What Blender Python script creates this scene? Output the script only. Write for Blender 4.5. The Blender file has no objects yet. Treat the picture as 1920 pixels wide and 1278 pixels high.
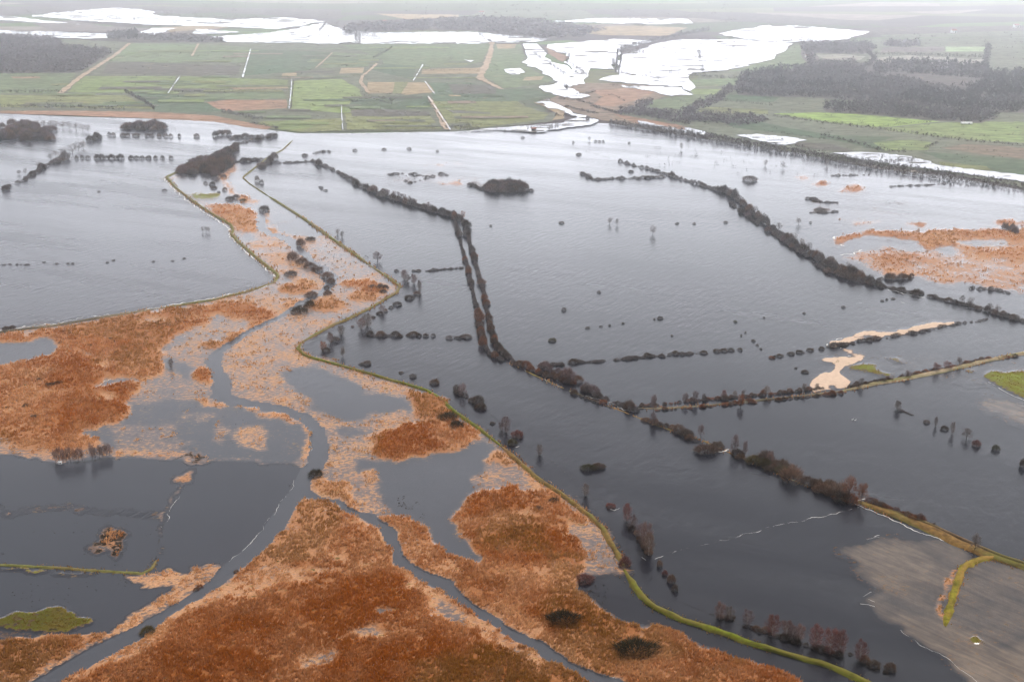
import bpy, math, random
import numpy as np

# ------------------------------------------------------------------ camera, light, exposure
SC = bpy.context.scene
COL = SC.collection
CAM_H = 240.0                      # metres above the flood
F_PX = 2059.0                      # focal length in photo pixels (1920 wide)
PITCH = math.radians(20.5)
CP, SP = math.cos(PITCH), math.sin(PITCH)
cam_d = bpy.data.cameras.new('camera')
cam_d.sensor_width = 36.0
cam_d.lens = F_PX / 1920 * 36.0
cam_d.clip_start = 1.0
cam_d.clip_end = 60000.0
cam = bpy.data.objects.new('camera', cam_d)
cam.location = (0, 0, CAM_H)
cam.rotation_euler = (math.pi / 2 - PITCH, 0, 0)
COL.objects.link(cam)
SC.camera = cam

CLOUD, GLARE = 0.36, 9.0
SUN_EL, SUN_AZ = math.radians(60), math.radians(35)    # hazy sun ahead, to the right of the view
world = bpy.data.worlds.new('World')
SC.world = world
world.use_nodes = True
wn, wl = world.node_tree.nodes, world.node_tree.links
wn.clear()
w_out = wn.new('ShaderNodeOutputWorld')
sky = wn.new('ShaderNodeTexSky'); sky.sky_type = 'NISHITA'; sky.sun_disc = False
sky.sun_elevation = SUN_EL; sky.sun_rotation = SUN_AZ
sky.dust_density = 4.0; sky.air_density = 1.0
hs = wn.new('ShaderNodeHueSaturation'); hs.inputs['Saturation'].default_value = 0.35
wl.new(sky.outputs[0], hs.inputs['Color'])
bg1 = wn.new('ShaderNodeBackground'); bg1.inputs[1].default_value = 0.11
wl.new(hs.outputs[0], bg1.inputs[0])
bg2 = wn.new('ShaderNodeBackground'); bg2.inputs[0].default_value = (0.91, 0.93, 1.0, 1); bg2.inputs[1].default_value = 1.25
w_tc = wn.new('ShaderNodeTexCoord')
w_map = wn.new('ShaderNodeMapping'); w_map.inputs['Scale'].default_value = (1.6, 1.6, 4.5)
w_no = wn.new('ShaderNodeTexNoise'); w_no.inputs['Scale'].default_value = 2.2; w_no.inputs['Detail'].default_value = 6
w_rp = wn.new('ShaderNodeMapRange'); w_rp.inputs[1].default_value = 0.35; w_rp.inputs[2].default_value = 0.65
w_rp.inputs[3].default_value = 0.45; w_rp.inputs[4].default_value = 0.95
wl.new(w_tc.outputs['Generated'], w_map.inputs[0]); wl.new(w_map.outputs[0], w_no.inputs['Vector'])
wl.new(w_no.outputs[0], w_rp.inputs[0])
# the cloud is thin and glaring low down towards the sun, thicker overhead
w_xyz = wn.new('ShaderNodeSeparateXYZ'); wl.new(w_tc.outputs['Generated'], w_xyz.inputs[0])
w_z = wn.new('ShaderNodeMath'); w_z.operation = 'MULTIPLY'; w_z.inputs[1].default_value = -6.2
w_zc = wn.new('ShaderNodeMath'); w_zc.operation = 'MAXIMUM'; w_zc.inputs[1].default_value = 0.0
wl.new(w_xyz.outputs[2], w_zc.inputs[0]); wl.new(w_zc.outputs[0], w_z.inputs[0])
w_el = wn.new('ShaderNodeMath'); w_el.operation = 'EXPONENT'; wl.new(w_z.outputs[0], w_el.inputs[0])
w_dot = wn.new('ShaderNodeVectorMath'); w_dot.operation = 'DOT_PRODUCT'; w_dot.inputs[1].default_value = (math.sin(SUN_AZ), math.cos(SUN_AZ), 0)
wl.new(w_tc.outputs['Generated'], w_dot.inputs[0])
w_az = wn.new('ShaderNodeMapRange')
for _i, _v in enumerate((-.2, .95, 0.1, 1.0)): w_az.inputs[_i + 1].default_value = _v
wl.new(w_dot.outputs['Value'], w_az.inputs[0])
w_m1 = wn.new('ShaderNodeMath'); w_m1.operation = 'MULTIPLY'; wl.new(w_el.outputs[0], w_m1.inputs[0]); wl.new(w_az.outputs[0], w_m1.inputs[1])
w_m2 = wn.new('ShaderNodeMath'); w_m2.operation = 'MULTIPLY_ADD'; wl.new(w_m1.outputs[0], w_m2.inputs[0]); w_m2.inputs[1].default_value = GLARE; w_m2.inputs[2].default_value = CLOUD
wl.new(w_m2.outputs[0], bg2.inputs[1])
w_mix = wn.new('ShaderNodeMixShader')
wl.new(w_rp.outputs[0], w_mix.inputs[0]); wl.new(bg1.outputs[0], w_mix.inputs[1]); wl.new(bg2.outputs[0], w_mix.inputs[2])
wl.new(w_mix.outputs[0], w_out.inputs[0])

sun_d = bpy.data.lights.new('sun', 'SUN')
sun_d.energy = 2.3; sun_d.angle = math.radians(10); sun_d.color = (1.0, 0.95, 0.87)
sun = bpy.data.objects.new('sun', sun_d)
sun.rotation_euler = (math.pi / 2 - SUN_EL, 0, math.pi - SUN_AZ)
sun.location = (0, 0, 600)
COL.objects.link(sun)

SC.view_settings.view_transform = 'Standard'
SC.view_settings.look = 'None'
SC.view_settings.gamma = 1.0
SC.view_settings.exposure = 0.5
SC.render.engine = 'CYCLES'
cy = SC.cycles
cy.use_denoising = True
cy.max_bounces = 5; cy.diffuse_bounces = 2; cy.glossy_bounces = 3; cy.transmission_bounces = 1
cy.transparent_max_bounces = 6; cy.volume_bounces = 2
cy.caustics_reflective = False; cy.caustics_refractive = False
HAZE_DENSITY = 1.3e-4

# ------------------------------------------------------------------ helpers
RNG = np.random.default_rng(11)
random.seed(11)

def P(x, y, z=0.0):
    """Point of the ground (height z) seen at photo pixel x, y."""
    u, v = (x - 960.0) / F_PX, -(y - 639.0) / F_PX
    d = (u, CP + v * SP, -SP + v * CP)
    t = (z - CAM_H) / d[2]
    return (d[0] * t, d[1] * t, z)

def depth(p):
    return p[1] * CP + (CAM_H - p[2]) * SP

def m_per_px(p):
    return depth(p) / F_PX

def S(s):
    return [tuple(float(a) for a in q.split(',')) for q in s.split()]

def W(s):
    return [P(*q) for q in (S(s) if isinstance(s, str) else s)]

def tag(o, label=None, cat=None, group=None, kind=None):
    if label: o['label'] = label
    if cat: o['category'] = cat
    if group: o['group'] = group
    if kind: o['kind'] = kind
    return o

def link(name, me, mat=None, parent=None):
    o = bpy.data.objects.new(name, me)
    COL.objects.link(o)
    if mat and me and not me.materials: me.materials.append(mat)
    if parent: o.parent = parent
    return o

def mesh_np(name, V, F, attrs=None, smooth=False):
    """V n x 3, F m x k (all faces of one size), attrs {name: per-vertex floats or rgb}."""
    V = np.asarray(V, np.float32); F = np.asarray(F, np.int32)
    me = bpy.data.meshes.new(name)
    k = F.shape[1]
    me.vertices.add(len(V)); me.vertices.foreach_set('co', V.ravel())
    me.loops.add(F.size); me.loops.foreach_set('vertex_index', F.ravel())
    me.polygons.add(len(F))
    me.polygons.foreach_set('loop_start', np.arange(0, F.size, k, dtype=np.int32))
    if smooth: me.polygons.foreach_set('use_smooth', np.ones(len(F), bool))
    for n, a in (attrs or {}).items():
        a = np.asarray(a, np.float32)
        if a.ndim == 1:
            at = me.attributes.new(n, 'FLOAT', 'POINT'); at.data.foreach_set('value', a)
        else:
            at = me.attributes.new(n, 'FLOAT_VECTOR', 'POINT'); at.data.foreach_set('vector', a.ravel())
    me.update(calc_edges=True)
    return me

class MB:
    """collects polygons of any size into one mesh"""
    def __init__(s): s.v, s.f, s.t = [], [], []
    def add(s, vs, fs, tone=0.5):
        n = len(s.v); s.v += [tuple(v) for v in vs]; s.f += [tuple(i + n for i in f) for f in fs]; s.t += [tone] * len(vs)
    def box(s, c, d, rz=0, tone=0.5):
        cx, cy_, cz = c; x, y, z = d[0] / 2, d[1] / 2, d[2] / 2; co, si = math.cos(rz), math.sin(rz)
        vs = [(cx + a * x * co - b * y * si, cy_ + a * x * si + b * y * co, cz + e * z) for e in (-1, 1) for a, b in ((-1, -1), (1, -1), (1, 1), (-1, 1))]
        s.add(vs, [(3, 2, 1, 0), (4, 5, 6, 7), (0, 1, 5, 4), (1, 2, 6, 5), (2, 3, 7, 6), (3, 0, 4, 7)], tone)
    def tube(s, pts, rad, n=6, tone=0.5):
        vs, fs = [], []
        for i, (p, r) in enumerate(zip(pts, rad)):
            a = np.array(pts[min(i + 1, len(pts) - 1)]) - np.array(pts[max(i - 1, 0)])
            a = a / (np.linalg.norm(a) + 1e-9)
            e = np.cross(a, (0.3, 1, 0.1)); e /= np.linalg.norm(e) + 1e-9; g = np.cross(a, e)
            for k in range(n):
                q = 2 * math.pi * k / n
                vs.append(tuple(np.array(p) + r * (math.cos(q) * e + math.sin(q) * g)))
        for i in range(len(pts) - 1):
            for k in range(n):
                fs.append((i * n + k, i * n + (k + 1) % n, (i + 1) * n + (k + 1) % n, (i + 1) * n + k))
        s.add(vs, fs, tone)
    def mesh(s, name):
        me = bpy.data.meshes.new(name); me.from_pydata(s.v, [], s.f)
        at = me.attributes.new('tone', 'FLOAT', 'POINT'); at.data.foreach_set('value', np.array(s.t, np.float32))
        me.update(); return me
    def build(s, name, mat, parent=None): return link(name, s.mesh(name), mat, parent)

def vnoise(x, y, seed=0):
    xi, yi = np.floor(x).astype(np.int64), np.floor(y).astype(np.int64)
    fx, fy = x - xi, y - yi
    fx, fy = fx * fx * (3 - 2 * fx), fy * fy * (3 - 2 * fy)
    def h(a, b):
        n = (a * 374761393 + b * 668265263 + seed * 974634557) & 0xffffffff
        n = ((n ^ (n >> 13)) * 1274126177) & 0xffffffff
        return ((n ^ (n >> 16)) & 0xffff) / 65535.0
    return (h(xi, yi) * (1 - fx) + h(xi + 1, yi) * fx) * (1 - fy) + (h(xi, yi + 1) * (1 - fx) + h(xi + 1, yi + 1) * fx) * fy

def fbm(x, y, s, seed=0, o=4):
    r, a, t = 0, 1, 0
    for k in range(o):
        r = r + a * vnoise(x / s * 2 ** k, y / s * 2 ** k, seed + k); t += a; a *= .55
    return r / t

def inside(px, py, poly):
    c = np.zeros(px.shape, bool)
    n = len(poly); j = n - 1
    for i in range(n):
        xi, yi, xj, yj = poly[i][0], poly[i][1], poly[j][0], poly[j][1]
        if yi != yj:
            c ^= ((yi > py) != (yj > py)) & (px < (xj - xi) * (py - yi) / (yj - yi) + xi)
        j = i
    return c

def resample(pts, step):
    out, carry = [], 0.0
    pts = [np.array(p, float) for p in pts]
    for a, b in zip(pts[:-1], pts[1:]):
        L = float(np.linalg.norm(b - a)); t = carry
        while t < L:
            out.append(a + (b - a) * t / L); t += step
        carry = t - L
    out.append(pts[-1])
    return out

# ------------------------------------------------------------------ materials
class NT:
    def __init__(s, name):
        s.m = bpy.data.materials.new(name); s.m.use_nodes = True
        s.n, s.l = s.m.node_tree.nodes, s.m.node_tree.links
        s.n.clear(); s.out = s.n.new('ShaderNodeOutputMaterial')
    def new(s, t, **kw):
        q = s.n.new(t)
        for k, v in kw.items(): setattr(q, k, v)
        return q
    def put(s, sock, v):
        if hasattr(v, 'links') or isinstance(v, bpy.types.NodeSocket): s.l.new(v, sock)
        else: sock.default_value = v
    def math(s, op, a, b=0.0, c=None, clamp=False):
        q = s.new('ShaderNodeMath', operation=op, use_clamp=clamp)
        s.put(q.inputs[0], a); s.put(q.inputs[1], b)
        if c is not None: s.put(q.inputs[2], c)
        return q.outputs[0]
    def mix(s, f, a, b, blend='MIX'):
        q = s.new('ShaderNodeMixRGB', blend_type=blend)
        s.put(q.inputs[0], f); s.put(q.inputs[1], a); s.put(q.inputs[2], b)
        return q.outputs[0]
    def pos(s, scale=(1, 1, 1), rz=0.0):
        g = s.new('ShaderNodeNewGeometry'); mp = s.new('ShaderNodeMapping')
        mp.vector_type = 'TEXTURE'     # turned first, then scaled: local x lies along rz
        mp.inputs['Scale'].default_value = tuple(1 / max(v, 1e-6) for v in scale); mp.inputs['Rotation'].default_value = (0, 0, rz)
        s.l.new(g.outputs['Position'], mp.inputs[0]); return mp.outputs[0]
    def noise(s, vec, scale, detail=3, rough=.55, dist=0.0):
        q = s.new('ShaderNodeTexNoise'); s.l.new(vec, q.inputs['Vector'])
        q.inputs['Scale'].default_value = scale; q.inputs['Detail'].default_value = detail
        q.inputs['Roughness'].default_value = rough; q.inputs['Distortion'].default_value = dist
        return q.outputs[0]
    def rng(s, v, a, b, c=0.0, d=1.0):
        q = s.new('ShaderNodeMapRange'); s.put(q.inputs[0], v)
        for i, k in enumerate((a, b, c, d)): s.put(q.inputs[i + 1], k)
        return q.outputs[0]
    def attr(s, n):
        q = s.new('ShaderNodeAttribute'); q.attribute_name = n; return q
    def bsdf(s, col, rough=.8, spec=.3, normal=None, ior=None):
        q = s.new('ShaderNodeBsdfPrincipled')
        s.put(q.inputs['Base Color'], col); s.put(q.inputs['Roughness'], rough)
        s.put(q.inputs['Specular IOR Level'], spec)
        if ior: q.inputs['IOR'].default_value = ior
        if normal is not None: s.l.new(normal, q.inputs['Normal'])
        return q.outputs[0]
    def done(s, sh):
        s.l.new(sh, s.out.inputs[0]); return s.m

WIND = math.radians(-24)
def water_shader(t, base, rough_lo, rough_hi, bump, spec=.5):
    streak = t.noise(t.pos((.006, .045, 1), WIND), 1.0, 4, .6, .4)
    broad = t.noise(t.pos((.0022, .010, 1), WIND), 1.0, 3, .5, .3)
    st = t.math('ADD', t.math('MULTIPLY', streak, .6), t.math('MULTIPLY', broad, .5))
    rough = t.rng(st, .35, .75, rough_lo, rough_hi)
    w1 = t.noise(t.pos((.35, .8, 1), WIND + 1.5), 1.0, 3, .6)
    w2 = t.noise(t.pos((.10, .28, 1), WIND + 1.4), 1.0, 2, .5)
    h = t.math('ADD', t.math('MULTIPLY', w1, .5), w2)
    b = t.new('ShaderNodeBump'); t.l.new(h, b.inputs['Height'])
    t.put(b.inputs['Strength'], t.math('MULTIPLY', t.rng(st, .38, .68, .2, 1.05), bump)); b.inputs['Distance'].default_value = 1.0
    return t.bsdf(base, rough, spec, b.outputs[0], 1.333)

DEEP, POOL = (.006, .007, .013), (.056, .060, .072)
def water_mat(name, base, rl, rh, bump):
    t = NT(name); return t.done(water_shader(t, (*base, 1), rl, rh, bump))

M_WATER = water_mat('flood_water', DEEP, .14, .30, .30)
M_WATER_WEST = water_mat('flood_water_west', (.046, .048, .060), .16, .34, .32)
M_RIVER = water_mat('river_water', POOL, .16, .26, .14)
M_FAR_WATER = water_mat('far_water', (.05, .05, .058), .12, .26, .10)
M_LEA_WATER = water_mat('lea_water', (.034, .037, .047), .14, .24, .08)

def marsh_mat():
    t = NT('marsh')
    A = t.new('ShaderNodeSeparateXYZ'); t.l.new(t.attr('za').outputs['Vector'], A.inputs[0])
    B = t.new('ShaderNodeSeparateXYZ'); t.l.new(t.attr('zb').outputs['Vector'], B.inputs[0])
    reed, straw, mud = A.outputs; grass, sand, dark = B.outputs
    n1 = t.noise(t.pos((.40, .62, 1), .1), 1.0, 5, .66)
    n2 = t.noise(t.pos((.055, .055, 1), .1), 1.0, 4, .6)
    n3 = t.noise(t.pos((.02, .02, 1)), 1.0, 4, .6)
    n4 = t.noise(t.pos((1.3, 1.3, 1)), 1.0, 3, .6)
    nn = t.math('ADD', t.math('MULTIPLY', n1, .68), t.math('MULTIPLY', n2, .32))
    dev = t.math('SUBTRACT', nn, .5)
    def mask(v, k=3.4, sharp=4.0):
        q = t.math('ADD', v, t.math('MULTIPLY', dev, k)); q = t.math('SUBTRACT', q, .5)
        return t.math('MULTIPLY_ADD', q, sharp, .5, clamp=True)
    # water under everything, shallow mud showing through it
    furrow = t.math('ADD', t.math('MULTIPLY', t.noise(t.pos((.045, .34, 1), -.82), 1.0, 5, .62, .8), .6), t.math('MULTIPLY', t.noise(t.pos((.11, .15, 1), -.82), 1.0, 5, .7), .4))
    mcol = t.mix(t.rng(furrow, .25, .75), (.045, .036, .031, 1), (.24, .178, .13, 1))
    mfac = t.math('MULTIPLY_ADD', t.math('SUBTRACT', t.math('ADD', t.math('MULTIPLY', n3, .6), t.math('MULTIPLY', n2, .4)), .5), 1.9, mud)
    mfac = t.math('MULTIPLY', t.math('MULTIPLY_ADD', t.math('SUBTRACT', furrow, .5), .55, mfac, clamp=True), t.math('MINIMUM', t.math('MULTIPLY', mud, 3.0), 1.0), clamp=True)
    pool = t.attr('pool').outputs['Fac']
    base = t.mix(mfac, t.mix(pool, (*DEEP, 1), (*POOL, 1)), mcol)
    # drowned straw just under the surface around the standing reeds
    lie = t.math('MULTIPLY', t.math('MULTIPLY_ADD', dev, 2.2, t.math('MULTIPLY', reed, 1.15), clamp=True), t.math('MULTIPLY', t.math('MINIMUM', t.math('MULTIPLY', reed, 5.0), 1.0), .72), clamp=True)
    base = t.mix(lie, base, t.mix(n4, (.20, .125, .09, 1), (.50, .34, .25, 1)))
    wat = water_shader(t, base, t.rng(pool, 0, 1, .14, .16), t.rng(pool, 0, 1, .30, .24), t.rng(pool, 0, 1, .30, .12))
    # reed litter
    sv = t.math('MULTIPLY_ADD', t.math('SUBTRACT', t.math('ADD', t.math('MULTIPLY', n2, .6), t.math('MULTIPLY', n3, .4)), .5), 1.6, straw, clamp=True)
    rc = t.mix(sv, (.29, .086, .013, 1), (.58, .32, .18, 1))
    rc = t.mix(t.rng(n4, .3, .75, .55, 0), rc, (.075, .032, .014, 1))
    gc = t.mix(straw, t.mix(n1, (.030, .030, .005, 1), (.115, .105, .014, 1)), t.mix(n1, (.07, .085, .008, 1), (.22, .25, .03, 1)))
    gc = t.mix(t.rng(n2, .45, .65, 0, .7), gc, (.13, .085, .02, 1))
    scol = t.mix(n1, (.36, .25, .18, 1), (.72, .55, .42, 1))
    mg, ms, md, mr = mask(grass, 4.2, 3.0), mask(sand, 1.2), mask(dark, 3.4), mask(reed)
    col = t.mix(ms, rc, scol); col = t.mix(mg, col, gc); col = t.mix(md, col, (.022, .017, .012, 1))
    land = t.bsdf(col, .95, .1)
    fac = t.math('MAXIMUM', t.math('MAXIMUM', mr, ms), t.math('MAXIMUM', mg, md))
    mx = t.new('ShaderNodeMixShader'); t.l.new(fac, mx.inputs[0]); t.l.new(wat, mx.inputs[1]); t.l.new(land, mx.inputs[2])
    return t.done(mx.outputs[0])
M_MARSH = marsh_mat()

def reed_mat():
    t = NT('reed')
    a = t.new('ShaderNodeSeparateXYZ'); t.l.new(t.attr('ra').outputs['Vector'], a.inputs[0])
    c = t.mix(a.outputs[0], (.48, .150, .020, 1), (.82, .47, .24, 1))
    c = t.mix(a.outputs[2], c, (.23, .165, .03, 1))
    c = t.mix(1.0, c, t.mix(a.outputs[1], (.66, .66, .66, 1), (1.1, 1.1, 1.1, 1)), 'MULTIPLY')
    d = t.new('ShaderNodeBsdfDiffuse'); t.l.new(c, d.inputs[0])
    tr = t.new('ShaderNodeBsdfTranslucent'); t.l.new(c, tr.inputs[0])
    mx = t.new('ShaderNodeMixShader'); mx.inputs[0].default_value = .4
    t.l.new(d.outputs[0], mx.inputs[1]); t.l.new(tr.outputs[0], mx.inputs[2])
    return t.done(mx.outputs[0])
M_REED = reed_mat()

def twig_mat():
    t = NT('twigs')
    oi = t.new('ShaderNodeObjectInfo')
    k = t.math('MULTIPLY_ADD', t.attr('tone').outputs['Fac'], 1.1, .45)
    kk = t.new('ShaderNodeCombineXYZ')
    for i in range(3): t.l.new(k, kk.inputs[i])
    c = t.mix(1.0, oi.outputs['Color'], kk.outputs[0], 'MULTIPLY')
    d = t.new('ShaderNodeBsdfDiffuse'); t.l.new(c, d.inputs[0])
    tr = t.new('ShaderNodeBsdfTranslucent'); t.l.new(c, tr.inputs[0])
    mx = t.new('ShaderNodeMixShader'); mx.inputs[0].default_value = .3
    t.l.new(d.outputs[0], mx.inputs[1]); t.l.new(tr.outputs[0], mx.inputs[2])
    return t.done(mx.outputs[0])
M_TWIG = twig_mat()

def plain_mat(name, c1, c2, scale=1.0, rough=.9, spec=.1):
    t = NT(name)
    n = t.noise(t.pos(), scale, 4, .6)
    return t.done(t.bsdf(t.mix(t.rng(n, .3, .7), (*c1, 1), (*c2, 1)), rough, spec))
M_BARK = plain_mat('bark', (.05, .04, .035), (.12, .10, .09), 3)
M_BIRCH = plain_mat('birch_bark', (.30, .27, .25), (.62, .58, .55), 2)
M_WALL = plain_mat('painted_wall', (.72, .72, .70), (.82, .82, .80), 1)
M_ROOF = plain_mat('roof_sheet', (.45, .45, .46), (.62, .62, .63), .6)
M_ROOF_RED = plain_mat('roof_tile', (.22, .09, .06), (.30, .13, .09), .8)
M_GLASS = plain_mat('window_pane', (.03, .035, .04), (.06, .065, .07), .5, .1, .5)
M_FOAM = plain_mat('foam', (.50, .48, .45), (.78, .76, .73), .8)
M_FEATHER = plain_mat('feather', (.82, .82, .80), (.9, .9, .88), 3)
M_BEAK = plain_mat('beak', (.5, .2, .03), (.6, .25, .04), 3)

def field_mat():
    t = NT('farmland')
    oi = t.new('ShaderNodeObjectInfo')
    a = t.noise(t.pos((.012, .004, 1), .05), 1.0, 5, .6)
    b = t.noise(t.pos((.06, .10, 1)), 1.0, 4, .65)
    c = t.mix(t.rng(a, .3, .7), t.mix(.35, oi.outputs['Color'], (.14, .12, .08, 1)), oi.outputs['Color'])
    e = t.noise(t.pos((.004, .09, 1), .03), 1.0, 4, .7)
    c = t.mix(t.rng(e, .52, .72, 0, .65), c, (.075, .072, .048, 1))
    g = t.noise(t.pos((.03, .016, 1)), 1.0, 5, .7)
    c = t.mix(t.rng(g, .58, .74, 0, .5), c, (.24, .19, .11, 1))
    k = t.rng(b, .25, .75, .5, 1.4)
    kk = t.new('ShaderNodeCombineXYZ')
    for i in range(3): t.l.new(k, kk.inputs[i])
    return t.done(t.bsdf(t.mix(1.0, c, kk.outputs[0], 'MULTIPLY'), .95, .05))
M_FIELD = field_mat()

def ground_mat():
    t = NT('ground')
    v = t.new('ShaderNodeTexVoronoi'); v.inputs['Scale'].default_value = 1.0
    t.l.new(t.pos((.0022, .0052, 0), .12), v.inputs['Vector'])
    s = t.new('ShaderNodeSeparateColor'); t.l.new(v.outputs['Color'], s.inputs[0])
    r = t.new('ShaderNodeValToRGB'); t.l.new(s.outputs[0], r.inputs[0]); r.color_ramp.interpolation = 'CONSTANT'
    pal = [(0, (.085, .12, .05)), (.25, (.16, .18, .08)), (.42, (.10, .085, .085)), (.62, (.075, .06, .06)), (.75, (.28, .24, .2)), (.87, (.12, .2, .06))]
    e = r.color_ramp.elements
    while len(e) < len(pal): e.new(.5)
    for q, (p, c) in zip(e, pal): q.position = p; q.color = (*c, 1)
    b = t.noise(t.pos((.02, .05, 1)), 1.0, 5, .65)
    c = t.mix(t.rng(b, .35, .65, 0, .75), r.outputs[0], (.085, .072, .072, 1))
    return t.done(t.bsdf(c, .95, .05))
M_GROUND = ground_mat()

def dike_mat(name, c1, c2, c3):
    t = NT(name)
    n = t.noise(t.pos((.5, .5, 1)), 1.0, 4, .65); n2 = t.noise(t.pos((.03, .03, 1)), 1.0, 3)
    n3 = t.noise(t.pos((.15, .15, 1)), 1.0, 4, .7)
    c = t.mix(t.rng(n, .3, .7), (*c1, 1), (*c2, 1)); c = t.mix(t.rng(n2, .42, .6, 0, .85), c, (*c3, 1)); c = t.mix(t.rng(n3, .52, .68, 0, .7), c, (c1[0] * .8, c1[1] * .75, c1[2] * .8, 1))
    return t.done(t.bsdf(c, .95, .05))
M_DIKE_GREEN = dike_mat('dike_grass', (.06, .068, .008), (.165, .185, .018), (.13, .105, .026))
M_DIKE_OLIVE = dike_mat('dike_olive_grass', (.08, .08, .022), (.20, .19, .06), (.17, .12, .05))
M_DIKE_RUST = dike_mat('dike_dead_grass', (.08, .045, .018), (.25, .145, .045), (.12, .115, .03))
M_DIKE_DARK = dike_mat('dike_dark_bank', (.05, .045, .03), (.13, .11, .07), (.20, .16, .10))
M_TRACK = dike_mat('dike_track', (.22, .165, .10), (.42, .33, .22), (.15, .15, .05))
M_TRACK_DARK = dike_mat('dike_lane', (.07, .045, .025), (.14, .09, .05), (.10, .09, .03))
M_DIKE_YELLOW = dike_mat('dike_yellow_grass', (.085, .075, .012), (.25, .215, .022), (.28, .155, .045))
# ------------------------------------------------------------------ ground, water
def sheet(name, pts, mat, z=0.0, color=None, kind='structure'):
    """flat polygon on the ground, cut into triangles"""
    from mathutils.geometry import tessellate_polygon
    from mathutils import Vector
    w = [P(*q, z) if len(q) == 2 else (q[0], q[1], z) for q in (S(pts) if isinstance(pts, str) else pts)]
    tri = tessellate_polygon([[Vector(p) for p in w]])
    me = bpy.data.meshes.new(name)
    fs = []
    for a, b, c in tri:
        (x0, y0, _), (x1, y1, _), (x2, y2, _) = w[a], w[b], w[c]
        fs.append((a, b, c) if (x1 - x0) * (y2 - y0) - (x2 - x0) * (y1 - y0) > 0 else (a, c, b))
    me.from_pydata(w, [], fs); me.update()
    o = link(name, me, mat)
    if color: o.color = (*color, 1)
    return tag(o, kind=kind)

GX = 14000.0
sheet('ground', [(-GX, -1500, 0), (GX, -1500, 0), (GX, 14000, 0), (-GX, 14000, 0)], M_GROUND, -0.8)

SHORE = ("-500,210 0,213 133,219 300,223 400,228 467,239 500,243 560,250 640,250 760,248 853,247 923,242 1000,236 1057,230 1120,231 1145,232 "
         "1200,240 1280,254 1380,267 1513,290 1647,316 1780,331 1920,357 2300,420")
sheet('water', SHORE + " 2500,900 2500,1500 -600,1500 -600,700", M_WATER, 0.0)
LDIKE = "312,332 330,353 360,376 397,401 433,422 437,431 434,440 448,455 480,482 510,507 523,517 512,530 467,546 397,563 300,578 197,594 100,611 0,623 -200,648"
sheet('water', SHORE.split(' 560,250')[0] + " 520,256 430,292 340,318 " + LDIKE + " -600,700", M_WATER_WEST, 0.02)

# ------------------------------------------------------------------ marsh: zones on one finely divided ground mesh
RDIKE1 = "548,264 530,281 500,297 455,333 467,344 503,368 560,404 640,460 693,497 727,520 750,537 743,549 690,580 640,604 627,608 567,641 556,652 573,668 640,686 700,703 800,732 827,748 853,773 893,800 940,837"
RDIKE2 = "940,837 973,867 1007,897 1043,920 1107,968 1133,995 1153,1031 1170,1062"
RDIKE3 = "1170,1068 1193,1105 1220,1135 1280,1163 1340,1181 1413,1208 1480,1228 1547,1246 1590,1263 1617,1276 1700,1320"
MARSH_W = S("340,320 430,300 455,333 " + RDIKE1.split('455,333 ')[1] + " " + RDIKE2 + " 1170,1068 1083,1080 1080,1112 1100,1121 1133,1148 1173,1166 1223,1176 1280,1196 1330,1215 1397,1240 1463,1265 1540,1300 1600,1420 -400,1420 -300,1050 0,1050 -20,848 -250,840 " + ' '.join(LDIKE.split(' ')[::-1]))
BOTTOMLEFT = S("-300,840 0,847 50,853 100,869 207,857 300,862 467,866 555,869 563,880 547,913 517,955 490,995 450,1035 413,1064 380,1095 340,1122 300,1150 233,1184 167,1217 100,1257 60,1280 -200,1420 -400,1200")
sheet('river', MARSH_W, M_RIVER, 0.03)
sheet('water', BOTTOMLEFT, M_LEA_WATER, 0.036)

MARSH_W_W = W(MARSH_W)
RIV_MAIN = ("487,397 500,412 497,428 510,437 545,446 570,466 588,488 613,505 633,520 630,533 600,557 540,587 500,608 467,625 435,647 418,660 416,678 425,695 433,712 430,740 467,752 533,762 583,776 607,800 617,833 616,860 602,878 "
            "581,900 579,921 600,933 640,941 673,955 700,962 723,978 738,991 744,1011 757,1040 783,1060 813,1077 840,1088 867,1114 897,1137 927,1157 957,1177 990,1195 1017,1202 1043,1221 1073,1241 1117,1261 1167,1277 1220,1320 "
            "1170,1320 1113,1282 1090,1266 1057,1249 1030,1236 993,1212 960,1196 933,1179 900,1159 867,1136 840,1119 807,1099 773,1076 743,1056 728,1022 720,996 707,982 673,966 640,951 610,941 578,936 563,936 547,960 530,991 493,1031 443,1071 393,1111 333,1148 267,1198 200,1236 133,1272 60,1320 "
            "20,1310 63,1278 100,1258 167,1218 233,1185 300,1151 343,1125 380,1098 413,1064 450,1036 490,996 517,956 547,914 563,881 578,864 583,847 581,813 567,791 533,771 433,761 397,744 402,710 388,675 393,664 420,645 455,625 520,592 560,567 598,548 612,532 600,512 575,495 555,470 535,452 500,441 485,432 480,420")

def E(cx, cy_, rx, ry, n=14, rot=0):
    return [(cx + rx * math.cos(a) * math.cos(rot) - ry * math.sin(a) * math.sin(rot), cy_ + rx * math.cos(a) * math.sin(rot) + ry * math.sin(a) * math.cos(rot)) for a in [2 * math.pi * k / n for k in range(n)]]

ZN = ('reed', 'straw', 'mud', 'grass', 'sand', 'dark')
Z = []
def zone(poly, **kw): Z.append((W(poly), kw))
zone(MARSH_W, reed=.40, straw=.85)
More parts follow.
